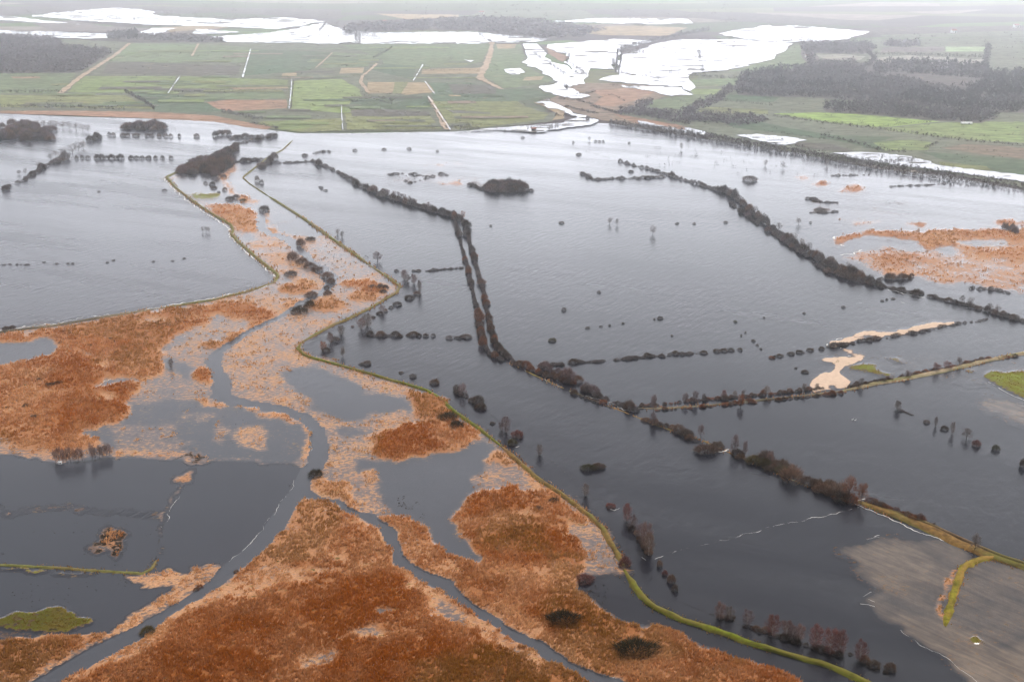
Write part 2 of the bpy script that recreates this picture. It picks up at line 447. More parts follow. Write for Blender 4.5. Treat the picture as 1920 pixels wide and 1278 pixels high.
# north part between the dikes: open water with narrow reed strips
zone("318,330 430,298 455,333 467,345 503,368 560,404 610,440 598,446 575,447 545,438 500,430 460,405 440,402 400,383 360,377", reed=.03)
zone("350,368 365,362 413,365 418,371 395,374 362,372", grass=.9, straw=1.0)
zone("413,333 430,318 440,305 446,310 426,330 422,343 428,354 467,372 484,384 478,387 455,380 424,362 412,347", reed=.9, straw=.6)
zone("380,382 433,386 467,388 483,400 484,417 477,431 460,443 447,434 437,420 407,403", reed=.93, straw=.55)
zone("410,405 470,400 478,425 450,436", reed=.85, straw=.75)
zone("505,397 510,398 508,427 520,433 550,443 547,447 512,438 498,433", reed=.8, straw=.8)
zone("455,446 500,437 548,446 560,458 545,478 575,512 610,535 598,553 540,578 510,592 490,577 467,568 440,570 397,571 470,549 525,530 530,518 510,498 482,472", reed=.50, straw=.9)
zone("443,437 490,446 470,456 452,453", reed=.06)
zone("535,515 590,545 590,555 545,560 510,548", reed=.18, straw=.9)
zone(E(553, 540, 31, 9), reed=1.1, straw=.35)
zone("525,572 570,560 600,552 580,568 540,585", reed=.85, straw=.75)
zone("590,465 640,465 680,500 700,520 660,520 625,515 600,490", reed=.33, straw=.9)
zone("640,527 690,527 725,541 700,548 645,540", reed=1.0, straw=.4)
zone(E(684, 555, 30, 10), reed=1.05, straw=.45)
zone(E(620, 574, 27, 9), reed=1.0, straw=.4)
zone("578,520 600,532 590,542 565,528", reed=.9, straw=.7)
# rust coloured bed west of the river
zone("0,630 60,623 120,613 200,600 260,590 333,577 393,573 467,569 487,577 510,592 467,623 440,640 387,652 375,640 390,618 377,610 333,627 317,643 297,658 313,673 307,693 287,707 260,715 257,725 240,753 250,772 227,790 187,797 160,802 187,813 183,833 133,840 100,842 50,837 0,830 -200,815 -200,650", reed=1.02, straw=.36)
zone("-50,645 70,637 97,660 80,672 0,683 -50,684", reed=-.1)
zone("235,603 265,596 340,594 420,598 470,600 467,620 400,640 330,655 310,665 297,655 317,640 340,622 377,612 360,604", reed=.34, straw=.95)
zone("290,597 340,595 375,603 372,612 345,622 310,605", reed=.95, straw=.35)
zone("300,655 335,630 375,612 330,650", reed=.2, straw=1)
zone("175,722 200,709 258,715 255,721 213,722 180,729", reed=.05)
zone("0,830 50,837 100,842 160,843 150,868 100,868 50,852 0,846", reed=.55, straw=.85)
zone("0,690 40,680 90,700 80,760 100,780 60,800 0,800", reed=1.05, straw=.55)
zone("110,760 190,730 240,735 235,765 180,790 120,800", reed=1.02, straw=.12)
zone("90,690 150,670 200,690 190,720 130,740 80,730", reed=1.05, straw=.15)
zone("15,815 100,805 180,815 178,838 100,842 30,834", reed=1.05, straw=.65)
# open water in the middle of the marsh
zone("250,760 260,745 330,735 400,752 440,762 533,772 565,792 578,815 580,850 560,868 500,866 400,862 330,856 250,852 205,852 190,830 187,812 165,803 190,798 230,792", reed=.05, straw=1)
zone("300,672 325,675 380,690 385,704 345,725 300,712", reed=.06)
zone("260,715 310,700 400,722 395,745 330,745 260,752", reed=.33, straw=.95)
zone("443,797 493,796 503,827 497,850 467,848 440,830", reed=.44, straw=1, mud=.25)
zone("393,790 430,797 413,833 395,825", reed=.33, straw=1)
zone("210,800 330,795 360,830 300,850 215,850", reed=.28, straw=1)
zone("205,850 340,848 380,853 380,862 205,858", reed=.5, straw=.8)
zone("340,770 400,775 380,790 340,785", reed=.25, straw=1)
zone("355,697 387,683 402,703 397,716 363,711", reed=1.1, straw=.12)
zone("373,750 393,747 415,757 384,759", reed=1.05, straw=.7)
zone("433,759 533,770 569,789 584,813 586,850 577,866 571,862 575,830 560,796 530,777 440,766", reed=.82, straw=.85)
# east of the river
zone("435,650 470,627 550,590 640,600 556,652 573,668 600,690 533,697 547,733 590,760 520,758 440,742 434,712 426,690", reed=.46, straw=1)
zone("533,697 573,688 640,710 690,735 763,762 770,771 723,780 653,783 593,760 547,733", reed=.0)
zone("573,668 640,687 720,710 790,732 740,735 640,708 575,692", reed=.42, straw=.95)
zone("600,772 627,780 690,790 760,780 790,800 690,815 690,840 640,860 640,905 690,925 720,955 640,940 581,918 582,900 604,878 618,855 618,830", reed=.42, straw=.95)
zone("585,897 640,905 660,925 673,950 640,940 582,921", reed=.88, straw=.75)
zone("640,790 690,800 680,815 650,815", reed=.1)
zone("753,733 780,735 815,743 840,763 857,783 870,800 903,818 853,803 820,790 783,785 770,763", reed=1.0, straw=.35)
zone("680,817 710,805 740,798 790,797 813,792 853,798 903,820 873,832 853,843 807,853 757,862 710,852 703,837", reed=1.12, straw=.08)
zone("800,806 840,800 903,820 873,832 840,838 805,825", reed=1.1, straw=.5)
zone("705,862 757,864 853,846 873,834 907,822 937,838 917,860 907,887 870,907 887,923 873,953 837,971 840,985 890,1012 913,1031 897,1056 840,1031 808,1005 800,985 775,970 730,955 717,941 713,900 670,880 660,862", reed=.0)
zone("660,885 703,880 722,903 690,912 657,903", reed=.55, straw=.95)
zone("873,900 927,887 973,883 1007,905 973,927 907,922 880,918", reed=.42, straw=.9)
zone("907,858 935,842 962,862 975,880 940,866", reed=.95, straw=.6)
zone("940,840 960,848 1010,900 1040,925 1010,918 975,885", reed=.7, straw=.9)
# large bed by the dike
zone("890,923 940,920 987,928 1040,925 1073,958 1110,985 1120,1010 1095,1020 1080,1080 1075,1112 1100,1122 1133,1148 1173,1166 1223,1176 1280,1196 1330,1215 1397,1240 1463,1265 1540,1300 1600,1420 1300,1420 1167,1279 1117,1262 1073,1242 1017,1203 957,1178 897,1138 840,1089 783,1061 757,1040 744,1010 738,991 722,976 700,961 730,957 770,965 800,985 808,1010 840,1033 890,1059 905,1057 915,1030 890,1013 838,972", reed=.98, straw=.4)
zone("890,1015 940,1000 1010,990 1070,1010 1060,1050 1000,1065 930,1060 910,1040", reed=1.12, straw=.12)
zone("900,925 960,925 980,960 920,975 860,968", reed=1.1, straw=.12)
zone("890,970 1000,960 1060,970 1000,985 910,990 870,985", reed=.95, straw=.55)
zone("930,1080 1000,1060 1085,1060 1080,1110 1000,1125 950,1115", reed=.9, straw=.68)
zone("1060,990 1110,975 1150,1030 1165,1062 1085,1080 1085,1030", reed=.38, straw=.85)
zone("920,1120 1000,1115 1080,1115 1140,1160 1240,1190 1340,1225 1330,1300 1170,1278 1060,1230 960,1178", reed=1.0, straw=.5)
zone("950,1160 1060,1125 1150,1165 1130,1200 1030,1190", reed=1.05, straw=.25)
zone("790,1062 850,1090 900,1136 960,1178 1010,1200 1080,1240 1120,1262 1130,1250 1080,1225 1010,1180 950,1150 880,1110 830,1070", reed=.88, straw=.8)
zone("738,975 765,985 800,1020 860,1060 850,1080 790,1050 755,1020", reed=.85, straw=.72)
# triangle between the two channels
zone("563,936 600,942 640,951 673,966 707,982 720,996 728,1022 743,1056 773,1076 807,1099 840,1119 867,1136 900,1159 933,1179 960,1196 1030,1236 1113,1282 1170,1330 1300,1420 -100,1420 60,1320 200,1236 267,1198 333,1148 393,1111 443,1071 493,1031 530,991 547,960", reed=1.0, straw=.34)
zone("563,938 640,955 700,985 720,1020 735,1060 680,1070 600,1050 540,1060 470,1080 440,1090 500,1030 535,990", reed=.84, straw=.62)
zone("560,940 640,960 640,1000 580,1030 540,1010", reed=.88, straw=.62)
zone("600,1000 650,985 700,1010 680,1045 620,1040", reed=.98, straw=.35)
zone("440,1078 500,1060 560,1070 600,1090 520,1100 400,1130 330,1170 270,1215 200,1250 130,1290 90,1310 200,1238 267,1199 333,1149 393,1112", reed=.72, straw=.85)
zone("560,1150 620,1125 640,1098 720,1078 750,1085 775,1110 792,1142 740,1157 690,1177 630,1195 570,1180", reed=1.15, straw=.02)
zone("330,1190 420,1140 520,1120 560,1150 570,1190 500,1240 540,1290 400,1330 250,1300", reed=1.1, straw=.16)
zone("640,1215 720,1212 800,1200 930,1200 990,1245 1060,1290 1000,1330 760,1330 640,1290 600,1260", reed=1.15, straw=.1)
zone("545,1240 600,1225 630,1228 622,1255 560,1262", reed=.45, straw=1)
zone("640,1190 690,1182 725,1184 722,1198 660,1202", reed=.3, straw=1)
zone("692,1145 720,1143 735,1158 705,1160", reed=.4, straw=1)
zone("745,1060 775,1080 830,1120 880,1155 940,1190 1030,1240 1000,1240 930,1205 860,1165 800,1150 780,1110", reed=.66, straw=.88)
zone("810,1125 860,1145 870,1165 830,1160", reed=.35, straw=.9)
zone("450,1185 600,1180 640,1200 560,1230 470,1230", reed=1.05, straw=.28)
# west of the river at the bottom
zone(BOTTOMLEFT, reed=-.3)
zone("0,1201 67,1198 167,1191 213,1195 230,1186 260,1168 235,1184 167,1217 100,1257 40,1292 -100,1330 -200,1230", reed=.86, straw=.62)
zone("0,1215 80,1210 150,1215 100,1250 30,1275 -60,1260", reed=1.0, straw=.4)
zone("233,1081 290,1073 350,1072 410,1060 416,1068 380,1096 340,1122 300,1150 240,1183 212,1194 203,1190 235,1165 300,1122 330,1098 260,1093", reed=.6, straw=.9)
zone("0,1159 50,1145 110,1136 140,1141 173,1155 167,1168 143,1180 93,1189 63,1182 0,1174 -80,1170", grass=.95, dark=.2, straw=0)
zone("0,1175 60,1184 60,1195 0,1198", dark=.45)
zone("149,1038 173,1015 193,1000 213,1001 237,998 232,1021 223,1043 200,1036 187,1041", reed=.66, straw=.35, dark=.8)
zone("160,1034 176,1026 205,1026 206,1036 180,1037", reed=.15, straw=1)
zone("187,1003 212,1003 222,1025 205,1030 185,1015", reed=.9, straw=.7, dark=.6)
zone("323,892 363,875 358,892 350,905 338,902", reed=.8, straw=.7, dark=.3)
zone("348,903 341,902 331,935 313,968 300,1000 293,1045 297,1045 306,1000 322,968 338,935", reed=.5, straw=1)
#zone("-20,1056 100,1061 200,1069 267,1072 280,1064 291,1048 295,1052 284,1070 268,1077 200,1074 100,1067 -20,1062", grass=.55, dark=.45, reed=.5)
zone("0,1068 80,1071 80,1074 0,1072", grass=.6)
zone("100,1074 180,1077 180,1081 100,1077", grass=.5)
zone("0,947 60,950 200,957 315,968 315,971 200,960 60,953 0,950", dark=.42, reed=.4, straw=.8)
zone("345,855 358,848 386,856 360,866 320,865 342,861", dark=.62, reed=.3)
# reed islets and beds in the middle and eastern polder
zone("1563,443 1575,437 1620,435 1740,433 1860,432 1980,436 1980,470 1860,470 1800,450 1790,462 1750,462 1720,452 1680,446 1620,443 1590,446 1583,460 1572,457", reed=.98, straw=.6)
zone("1720,450 1800,445 1800,462 1740,465", reed=1.0, straw=.8)
zone("1600,474 1650,460 1690,470 1790,475 1800,458 1840,468 1920,455 1980,470 1980,530 1920,545 1800,535 1720,520 1640,500 1573,478", reed=.52, straw=.62)
zone("1640,475 1740,470 1750,490 1660,495", reed=.75, straw=.5)
zone("1800,452 1880,450 1900,458 1850,466 1815,462", reed=.05)
zone("1800,455 1845,467 1870,474 1930,462 1980,462 1980,485 1900,485 1840,478 1810,466", reed=.95, straw=.6)
zone("1630,500 1690,505 1730,515 1710,522 1650,512", reed=.7, straw=.75)
zone("1860,415 1900,413 1980,420 1980,428 1880,424", reed=.95, straw=.6)
zone(E(1598, 356, 32, 6), reed=1.1, straw=.6)
zone(E(1611, 351, 15, 3), reed=.8, straw=.7)
zone(E(1538, 344, 18, 4), reed=1.1, straw=.6)
zone(E(1495, 332, 17, 3), reed=.7, straw=.8)
zone(E(1715, 419, 27, 3.2), reed=1.0, straw=.6)
zone("1597,418 1630,413 1680,412 1690,414 1640,417 1610,420", reed=.72, straw=.8)
zone("1560,414 1590,414 1590,417 1560,417", reed=.35, straw=.9)
zone(E(842, 343.5, 29, 3), reed=1.0, straw=.5)
zone("765,308 830,305 880,307 830,308", reed=.6, straw=.6)
zone(E(806, 333, 14, 6), reed=.5, dark=.5, straw=.9)
zone("726,326 800,322 860,330 905,330 900,340 800,344 740,342", dark=.18, reed=.12)
zone("880,344 905,340 910,360 890,358", dark=.6)
zone("1513,370 1530,373 1545,380 1570,377 1572,381 1535,382 1515,374", dark=.9)
zone(E(1545, 396.5, 27, 3), dark=.95)
zone("1590,376 1700,380 1700,384 1600,381", dark=.25)
zone("1600,398 1680,396 1680,402 1600,402", reed=.2, straw=1)
# sand banks by the road dike, grass showing above the flood
zone("1552,648 1560,638 1597,633 1640,623 1680,625 1713,617 1747,607 1780,606 1800,607 1760,613 1717,622 1673,630 1630,637 1600,643", sand=1.35)
zone("1594,636 1625,632 1635,629 1640,635 1605,640", sand=.25, mud=.3)
zone("1520,732 1530,717 1528,710 1537,703 1560,698 1577,687 1560,679 1543,678 1550,672 1577,670 1607,668 1613,671 1590,688 1573,698 1593,711 1590,723 1563,728 1540,730", sand=1.35)
zone("1540,711 1555,718 1575,720 1560,729 1552,727 1552,720", sand=.2, mud=.3)
zone("1577,652 1593,660 1607,668 1620,668 1600,660 1583,651", sand=.8)
zone("1590,690 1613,673 1700,668 1780,672 1760,685 1690,700 1620,712 1592,705", mud=.18)
zone("1597,690 1610,684 1640,682 1650,692 1677,702 1674,706 1650,700 1630,700 1608,695", grass=.9, straw=1.0)
zone("1662,669 1675,669 1690,676 1700,680 1685,680 1668,673", grass=.6, straw=1.0)
zone("1843,707 1860,698 1890,692 1920,700 1980,715 1980,775 1920,750 1897,738 1867,723", grass=1.05, straw=1.0)
zone("1690,700 1760,690 1850,680 1930,690 1930,700 1860,695 1830,705 1840,720", mud=.12)
zone("1812,692 1822,692 1832,698 1825,700 1813,696", grass=.9, straw=1.0)
zone("1830,745 1920,760 1980,780 1980,810 1900,790 1850,775", mud=.45)
# shallow flooded arable land at the bottom east
zone("1647,1005 1607,1018 1590,1035 1588,1046 1620,1062 1603,1071 1617,1086 1643,1106 1613,1119 1640,1137 1663,1166 1687,1182 1727,1212 1773,1232 1800,1256 1830,1277 1880,1330 2200,1330 2200,1100 1920,1058 1890,1050 1845,1046 1800,1030 1740,1010", mud=.36)
zone("1600,1035 1640,1020 1720,1030 1760,1060 1750,1085 1690,1095 1640,1090 1615,1060", mud=.62)
zone("1690,1190 1740,1175 1780,1180 1830,1195 1900,1200 2000,1200 2000,1330 1880,1330 1830,1276 1770,1232", mud=.68)
zone("1840,1060 1930,1060 2000,1090 2000,1180 1850,1195 1795,1170 1810,1110", mud=.36)
zone("1660,1150 1720,1130 1770,1150 1780,1175 1700,1185", mud=.5)
zone("1778,1120 1795,1068 1786,1066 1770,1120 1764,1168 1772,1170", reed=.8, straw=.95)
zone(E(1829, 1201, 12, 4), grass=1.0, reed=.5)
def along(line, wpx):
    q = resample([np.array(a) for a in S(line)], 8.0); L, R = [], []
    for i, p in enumerate(q):
        a = q[min(i + 1, len(q) - 1)] - q[max(i - 1, 0)]; a = a / (np.linalg.norm(a) + 1e-9); w = wpx * random.uniform(.35, .7)
        L.append((p[0] - a[1] * w, p[1] + a[0] * w * .7)); R.append((p[0] + a[1] * w, p[1] - a[0] * w * .7))
    return L + R[::-1]
for ln, w in (("780,1178 810,1168 833,1161 848,1152 860,1140", 4), ("925,1140 930,1125 945,1118 973,1108 1000,1098 1040,1085", 4), ("760,1020 770,1040 790,1052", 4), ("640,930 650,900 662,870", 3), ("1200,1195 1208,1180 1213,1165", 4), ("0,1040 40,1040", 2),
              ("600,1220 660,1200 720,1190 760,1180", 6), ("490,1060 540,1075 600,1070 660,1080", 6), ("860,985 900,972 960,970 1000,960", 4), ("20,760 90,730 150,735 210,745", 5), ("100,650 160,665 220,690 255,700", 5)):
    zone(along(ln, w), reed=.55, straw=1.0)
zone(along("100,866 207,859 300,863 467,867 556,870", 5), reed=.42, straw=.95)
zone(along("345,903 331,937 313,970 300,1003", 4), reed=.5, straw=.95)
zone(along("560,888 547,914 517,956 490,996 450,1036 413,1064", 2.5), reed=.45, straw=1)
zone(RIV_MAIN, reed=-.5, grass=-.5, sand=-.5, mud=0, dark=-.5, river=1)

NC, NR = 820, 560
t_ = np.linspace(-.70, .70, NC)
iy = np.linspace(1 / 1330.0, 1 / 268.0, NR)[::-1]
YY, TT = np.meshgrid(1 / iy, t_, indexing='ij')
XX = TT * YY
R0 = np.sqrt(XX * XX + YY * YY)
amp = .0055 * R0 + 1.0
ang1, ang2 = fbm(XX, YY, 22, 3), fbm(XX, YY, 22, 17)
b1, b2 = fbm(XX, YY, 6, 5), fbm(XX, YY, 6, 9)
QX = XX + amp * ((ang1 - .5) * 3 + (b1 - .5) * 2)
QY = YY + amp * 1.7 * ((ang2 - .5) * 3 + (b2 - .5) * 2)
field = {k: np.zeros(XX.shape, np.float32) for k in ZN}
river = np.zeros(XX.shape, bool)
for poly, kw in Z:
    pa = np.array(poly)[:, :2]; lo, hi = pa.min(0) - 8, pa.max(0) + 8
    sel = (XX > lo[0] - 12) & (XX < hi[0] + 12) & (YY > lo[1] - 25) & (YY < hi[1] + 25)
    if not sel.any(): continue
    isr = 'river' in kw
    wq = .3 if isr else .55 if 'grass' in kw or 'sand' in kw else .85
    m = inside(XX[sel] + (QX[sel] - XX[sel]) * wq, YY[sel] + (QY[sel] - YY[sel]) * wq, pa)
    idx = np.where(sel); idx = (idx[0][m], idx[1][m])
    if isr: river[idx] = True; continue
    for k in ZN: field[k][idx] = kw.get(k, 0.9 if k == 'straw' and 'straw' not in kw and 'reed' in kw else (field['straw'][idx] if k == 'straw' else 0.0))
def blur(a, n=1):
    for _ in range(n):
        p = np.pad(a, 1, mode='edge')
        a = (p[:-2, 1:-1] + p[2:, 1:-1] + p[1:-1, :-2] + p[1:-1, 2:] + 2 * p[1:-1, 1:-1]) / 6
    return a
for k in ZN: field[k] = blur(field[k], 10 if k == 'mud' else 4 if k == 'reed' else 2)
for k in ('straw',): field[k] = blur(field[k], 5)
for k in ZN:
    if k != 'straw': field[k] = np.where(river, np.minimum(field[k], 0) - (.6 if k != 'mud' else 0), field[k])
dist = 1.0
stand = np.clip((field['reed'] - .55) * 2.5, 0, 1)
n_h = fbm(XX, YY, 5, 31)
ZZ = .06 + stand * (.25 + .7 * n_h) + np.clip(field['grass'], 0, 1) * .5 + np.clip(field['sand'], 0, 1) * .25
keepv = (field['reed'] > .01) | (field['mud'] > .01) | (field['grass'] > .01) | (field['sand'] > .01) | (field['dark'] > .01)
vid = np.arange(NR * NC).reshape(NR, NC)
# rows run from far to near: order corners so that faces look up
q = np.stack([vid[1:, :-1], vid[1:, 1:], vid[:-1, 1:], vid[:-1, :-1]], -1)
kf = keepv[1:, :-1] | keepv[1:, 1:] | keepv[:-1, 1:] | keepv[:-1, :-1]
F = q[kf]
if YY[0, 0] < YY[1, 0]: F = F[:, ::-1]
used = np.unique(F); remap = -np.ones(NR * NC, np.int64); remap[used] = np.arange(len(used))
V = np.stack([XX, YY, ZZ], -1).reshape(-1, 3)[used]
pool_lea = inside(XX, YY, np.array(W(BOTTOMLEFT))[:, :2]) * .30
pool = inside(XX, YY, np.array(MARSH_W_W)[:, :2]) & ~inside(XX, YY, np.array(W(BOTTOMLEFT))[:, :2])
pool = blur(pool.astype(np.float32) + pool_lea, 4).reshape(-1)[used]
za = np.stack([field['reed'], field['straw'], field['mud']], -1).reshape(-1, 3)[used]
zb = np.stack([field['grass'], field['sand'], field['dark']], -1).reshape(-1, 3)[used]
tag(link('marsh', mesh_np('marsh', V, remap[F], {'za': za, 'zb': zb, 'pool': pool}, True), M_MARSH), kind='structure')

# standing reeds: small leaning tufts of three blades, one per patch of ground where the zone map and a clumping noise agree
def reeds():
    gn = fbm(XX, YY, 7, 41) * .45 + fbm(XX, YY, 2.2, 43, 3) * .55
    prob = np.clip((field['reed'] + (gn - .5) * 2.6 - .60) * 4, 0, 1) * (~river)
    prob[field['reed'] < .08] = 0
    gr = np.clip((field['grass'] + (gn - .5) * 2.0 - .5) * 3, 0, 1) * (field['grass'] > .15)
    prob = np.maximum(prob, gr * .8)
    cnt = RNG.poisson(prob * 1.0)
    i, j = np.where(cnt > 0); c = cnt[i, j]
    i, j = np.repeat(i, c), np.repeat(j, c)
    ok = (i < NR - 1) & (j < NC - 1); i, j = i[ok], j[ok]
    n = len(i)
    y = YY[i, 0] + (YY[np.minimum(i + 1, NR - 1), 0] - YY[i, 0]) * RNG.random(n)
    x = y * (t_[j] + (t_[1] - t_[0]) * RNG.random(n))
    z = ZZ[i, j] - .1
    s = np.clip(field['straw'][i, j] + (fbm(x, y, 9, 51) - .5) * 1.0 + RNG.normal(0, .10, n), 0, 1)
    size = np.clip(y * .0017, .55, 1.6)
    hgt = (.6 + .6 * RNG.random(n)) * (1.0 + .25 * size) * np.where(field['reed'][i, j] > .8, 1.15, .8)
    tone = np.clip(.5 + RNG.normal(0, .2, n), 0, 1)
    olive = np.clip((fbm(x, y, 45, 77, 4) - .54) * 5, 0, .5) * (1 - s * .7)
    isg = field['grass'][i, j] > np.maximum(field['reed'][i, j], .2)
    olive = np.where(isg, np.clip(RNG.normal(.85, .15, n), 0, 1), olive); hgt = np.where(isg, hgt * .4, hgt); s = np.where(isg, np.clip(field['straw'][i, j] * .3 + RNG.normal(.05, .1, n), 0, 1), s); tone = np.where(isg, tone * (.25 + .6 * field['straw'][i, j]), tone)
    tone = np.clip(tone + (fbm(x, y, 16, 79, 3) - .5) * .6, 0, 1)
    vs, ra = [], []
    for b in range(3):
        a = RNG.random(n) * math.pi
        ox, oy = RNG.normal(0, .5, n) * size, RNG.normal(0, .5, n) * size
        w = size * (.30 + .25 * RNG.random(n)) * np.where(field['reed'][i, j] > .7, 1, .75)
        dx, dy = np.cos(a) * w, np.sin(a) * w
        lx, ly = .35 + RNG.normal(0, .3, n), -.15 + RNG.normal(0, .3, n)
        bx, by = x + ox, y + oy
        h = hgt * (.75 + .5 * RNG.random(n))
        vs.append(np.stack([np.stack([bx - dx, by - dy, z], -1), np.stack([bx + dx, by + dy, z], -1), np.stack([bx + lx * h * .6, by + ly * h * .6, z + h], -1)], 1))
        r = np.stack([s, np.clip(tone + RNG.normal(0, .15, n), 0, 1), olive], -1)
        ra.append(np.repeat(r[:, None, :], 3, 1))
    V = np.concatenate(vs).reshape(-1, 3); A = np.concatenate(ra).reshape(-1, 3)
    return V, np.arange(len(V)).reshape(-1, 3), A
rv, rf, ra = reeds()
def bank_grass(lines):
    V, A = [], []
    for pts, off, dens, st, ol in lines:
        q = np.array(resample([p[:2] for p in W(pts)], 1.2)); d = np.gradient(q, axis=0); d /= np.linalg.norm(d, axis=1, keepdims=True) + 1e-9
        q = np.repeat(q, dens, 0); d = np.repeat(d, dens, 0); n = len(q)
        keep = fbm(q[:, 0], q[:, 1], 14, 91, 3) + RNG.normal(0, .08, n) > .46; q, d = q[keep], d[keep]; n = len(q)
        o_ = RNG.choice([-1, 1], n) * off * RNG.uniform(.55, 1.15, n)
        x, y = q[:, 0] - d[:, 1] * o_ + RNG.normal(0, .6, n), q[:, 1] + d[:, 0] * o_ + RNG.normal(0, .6, n)
        sz = np.clip(y * .0014, .4, 1.2); h = sz * RNG.uniform(.9, 1.7, n); a = RNG.random(n) * 3.14; z = np.full(n, .05)
        dx, dy = np.cos(a) * sz * .5, np.sin(a) * sz * .5
        V.append(np.stack([np.stack([x - dx, y - dy, z], -1), np.stack([x + dx, y + dy, z], -1), np.stack([x + RNG.normal(0, .3, n), y + RNG.normal(0, .3, n), z + h], -1)], 1))
        r = np.stack([np.clip(st + RNG.normal(0, .25, n), 0, 1), np.clip(RNG.normal(.5, .25, n), 0, 1), np.clip(ol + RNG.normal(0, .2, n), 0, 1)], -1)
        A.append(np.repeat(r[:, None, :], 3, 1))
    return np.concatenate(V).reshape(-1, 3), np.concatenate(A).reshape(-1, 3)
gv, ga = bank_grass([(RDIKE2, 2.2, 5, .35, .2), (RDIKE1.split('503,368 ')[1], 1.9, 2, .5, .35), (RDIKE3, 2.1, 4, .3, .8), (LDIKE, 2.2, 1, .5, .4), ("1608,940 1640,952 1690,970 1740,990 1800,1020 1860,1043 1960,1075", 3.2, 5, .35, .2), ("1580,733 1647,718 1713,707 1780,693 1847,677 1920,662", 2.2, 2, .5, .3),
                     ("1773,1174 1780,1142 1790,1105 1800,1074 1813,1058 1838,1048 1868,1045 1900,1049", 1.7, 4, .6, .4), ("0,1059 100,1064 200,1071 267,1075 283,1068 293,1050", 1.2, 3, .2, .6), ("955,679 1000,702 1050,725 1100,745 1160,768 1200,784 1240,800 1300,820 1353,842 1413,868 1480,897 1550,925 1600,942", 1.2, 2, .6, .1),
                     ("1187,764 1225,766 1280,763 1347,758 1447,748 1513,741 1580,733", 1.6, 2, .5, .1)])
rf = np.arange(len(rv) + len(gv)).reshape(-1, 3); rv = np.concatenate([rv, gv]); ra = np.concatenate([ra, ga])
tag(link('reeds', mesh_np('reeds', rv, rf, {'ra': ra}), M_REED), label='dead rust and straw coloured reeds standing in the flooded marsh', cat='reeds', kind='stuff')

# ------------------------------------------------------------------ dikes: raised banks with sloping sides
def bank(name, pts, top, foot, h, mat, z0=0.0, wob=.25, step=6.0, kind='structure'):
    w = [p[:2] for p in W(pts)]
    r = resample(w, step)
    V, F = [], []
    n = len(r)
    for i, p in enumerate(r):
        a = r[min(i + 1, n - 1)] - r[max(i - 1, 0)]; a = a / (np.linalg.norm(a) + 1e-9); nx, ny = -a[1], a[0]
        end = min(1.0, (min(i, n - 1 - i) + .3) / 3.0)
        k = (1 + wob * (2 * random.random() - 1)) * (.35 + .65 * end)
        hh = h * (1 + wob * .6 * (2 * random.random() - 1)) * (.3 + .7 * end)
        for o_, zz in ((-foot / 2 * k, -.3), (-top / 2 * end, hh), (0, hh * 1.05), (top / 2 * end, hh), (foot / 2 * (1 + wob * (2 * random.random() - 1)), -.3)):
            V.append((p[0] + nx * o_, p[1] + ny * o_, z0 + zz))
        if i:
            for c in range(4): F.append((5 * i - 5 + c, 5 * i + c, 5 * i + c + 1, 5 * i - 4 + c))
    me = mesh_np(name, V, np.array(F)[:, ::-1], None, False)
    return tag(link(name, me, mat), kind=kind)

bank('dike', "343,318 " + ' '.join(LDIKE.split(' ')[:12]), 1.5, 3.6, 1.0, M_DIKE_OLIVE)
bank('dike', ' '.join(LDIKE.split(' ')[11:15]), 1.2, 3.0, .8, M_DIKE_OLIVE)
bank('dike', ' '.join(LDIKE.split(' ')[14:]), 1.3, 3.2, .7, M_DIKE_DARK)
bank('dike', "548,264 530,281 500,297 455,333 467,344 503,368", 1.0, 2.4, .7, M_DIKE_OLIVE)
bank('dike', "503,368 560,404 640,460 693,497", 1.7, 3.6, 1.0, M_DIKE_OLIVE)
bank('dike', "693,497 727,520 750,537 743,549 690,580 640,604 627,608 567,641", 1.2, 2.8, .8, M_DIKE_OLIVE)
bank('dike', "567,641 556,652 573,668 640,686 700,703 800,732 827,748 853,773 893,800 940,837", 1.3, 2.8, .8, M_DIKE_GREEN)
bank('dike', RDIKE2, 1.5, 3.4, .9, M_DIKE_RUST, wob=.4, step=4.0)
bank('dike', RDIKE3, 1.7, 3.4, 1.0, M_DIKE_GREEN, wob=.4, step=4.0)
bank('dike', "1187,764 1225,766 1280,763 1347,758 1447,748 1513,741 1580,733", 1.4, 3.4, .35, M_DIKE_DARK, z0=-.06, wob=.8, step=4.0)
bank('dike', "1580,733 1647,718 1713,707 1780,693 1847,677 1920,662 2100,622", 2.0, 4.6, .9, M_TRACK)
bank('dike', "955,679 1000,702 1050,725 1100,745 1160,768 1200,784 1240,800 1300,820 1320,826 1353,842 1413,868 1480,897 1550,925 1600,942 1623,946", .8, 2.6, .16, M_DIKE_RUST, z0=-.13, wob=1.3, step=3.0)
bank('dike', "1608,940 1640,952 1690,970 1740,990 1800,1020 1860,1043 1960,1075 2100,1120", 4.0, 6.6, .9, M_DIKE_RUST)
bank('lane', "1630,946 1690,965 1745,986 1810,1016 1870,1042 1960,1072 2100,1116", 1.6, 2.2, 1.15, M_TRACK_DARK, wob=.1)
bank('dike', "-120,1050 0,1059 100,1064 200,1071 267,1075 283,1068 293,1050", .9, 2.4, .45, M_DIKE_OLIVE, wob=.5, step=2.5)
bank('dike', "1773,1174 1780,1142 1790,1105 1800,1074 1813,1058 1838,1048 1868,1045 1900,1049", 2.0, 3.4, .7, M_DIKE_YELLOW, wob=.4, step=2.5)
bank('dike', "1797,1068 1812,1060 1835,1050", 3.0, 4.5, .5, M_DIKE_YELLOW, wob=.4, step=2.5)
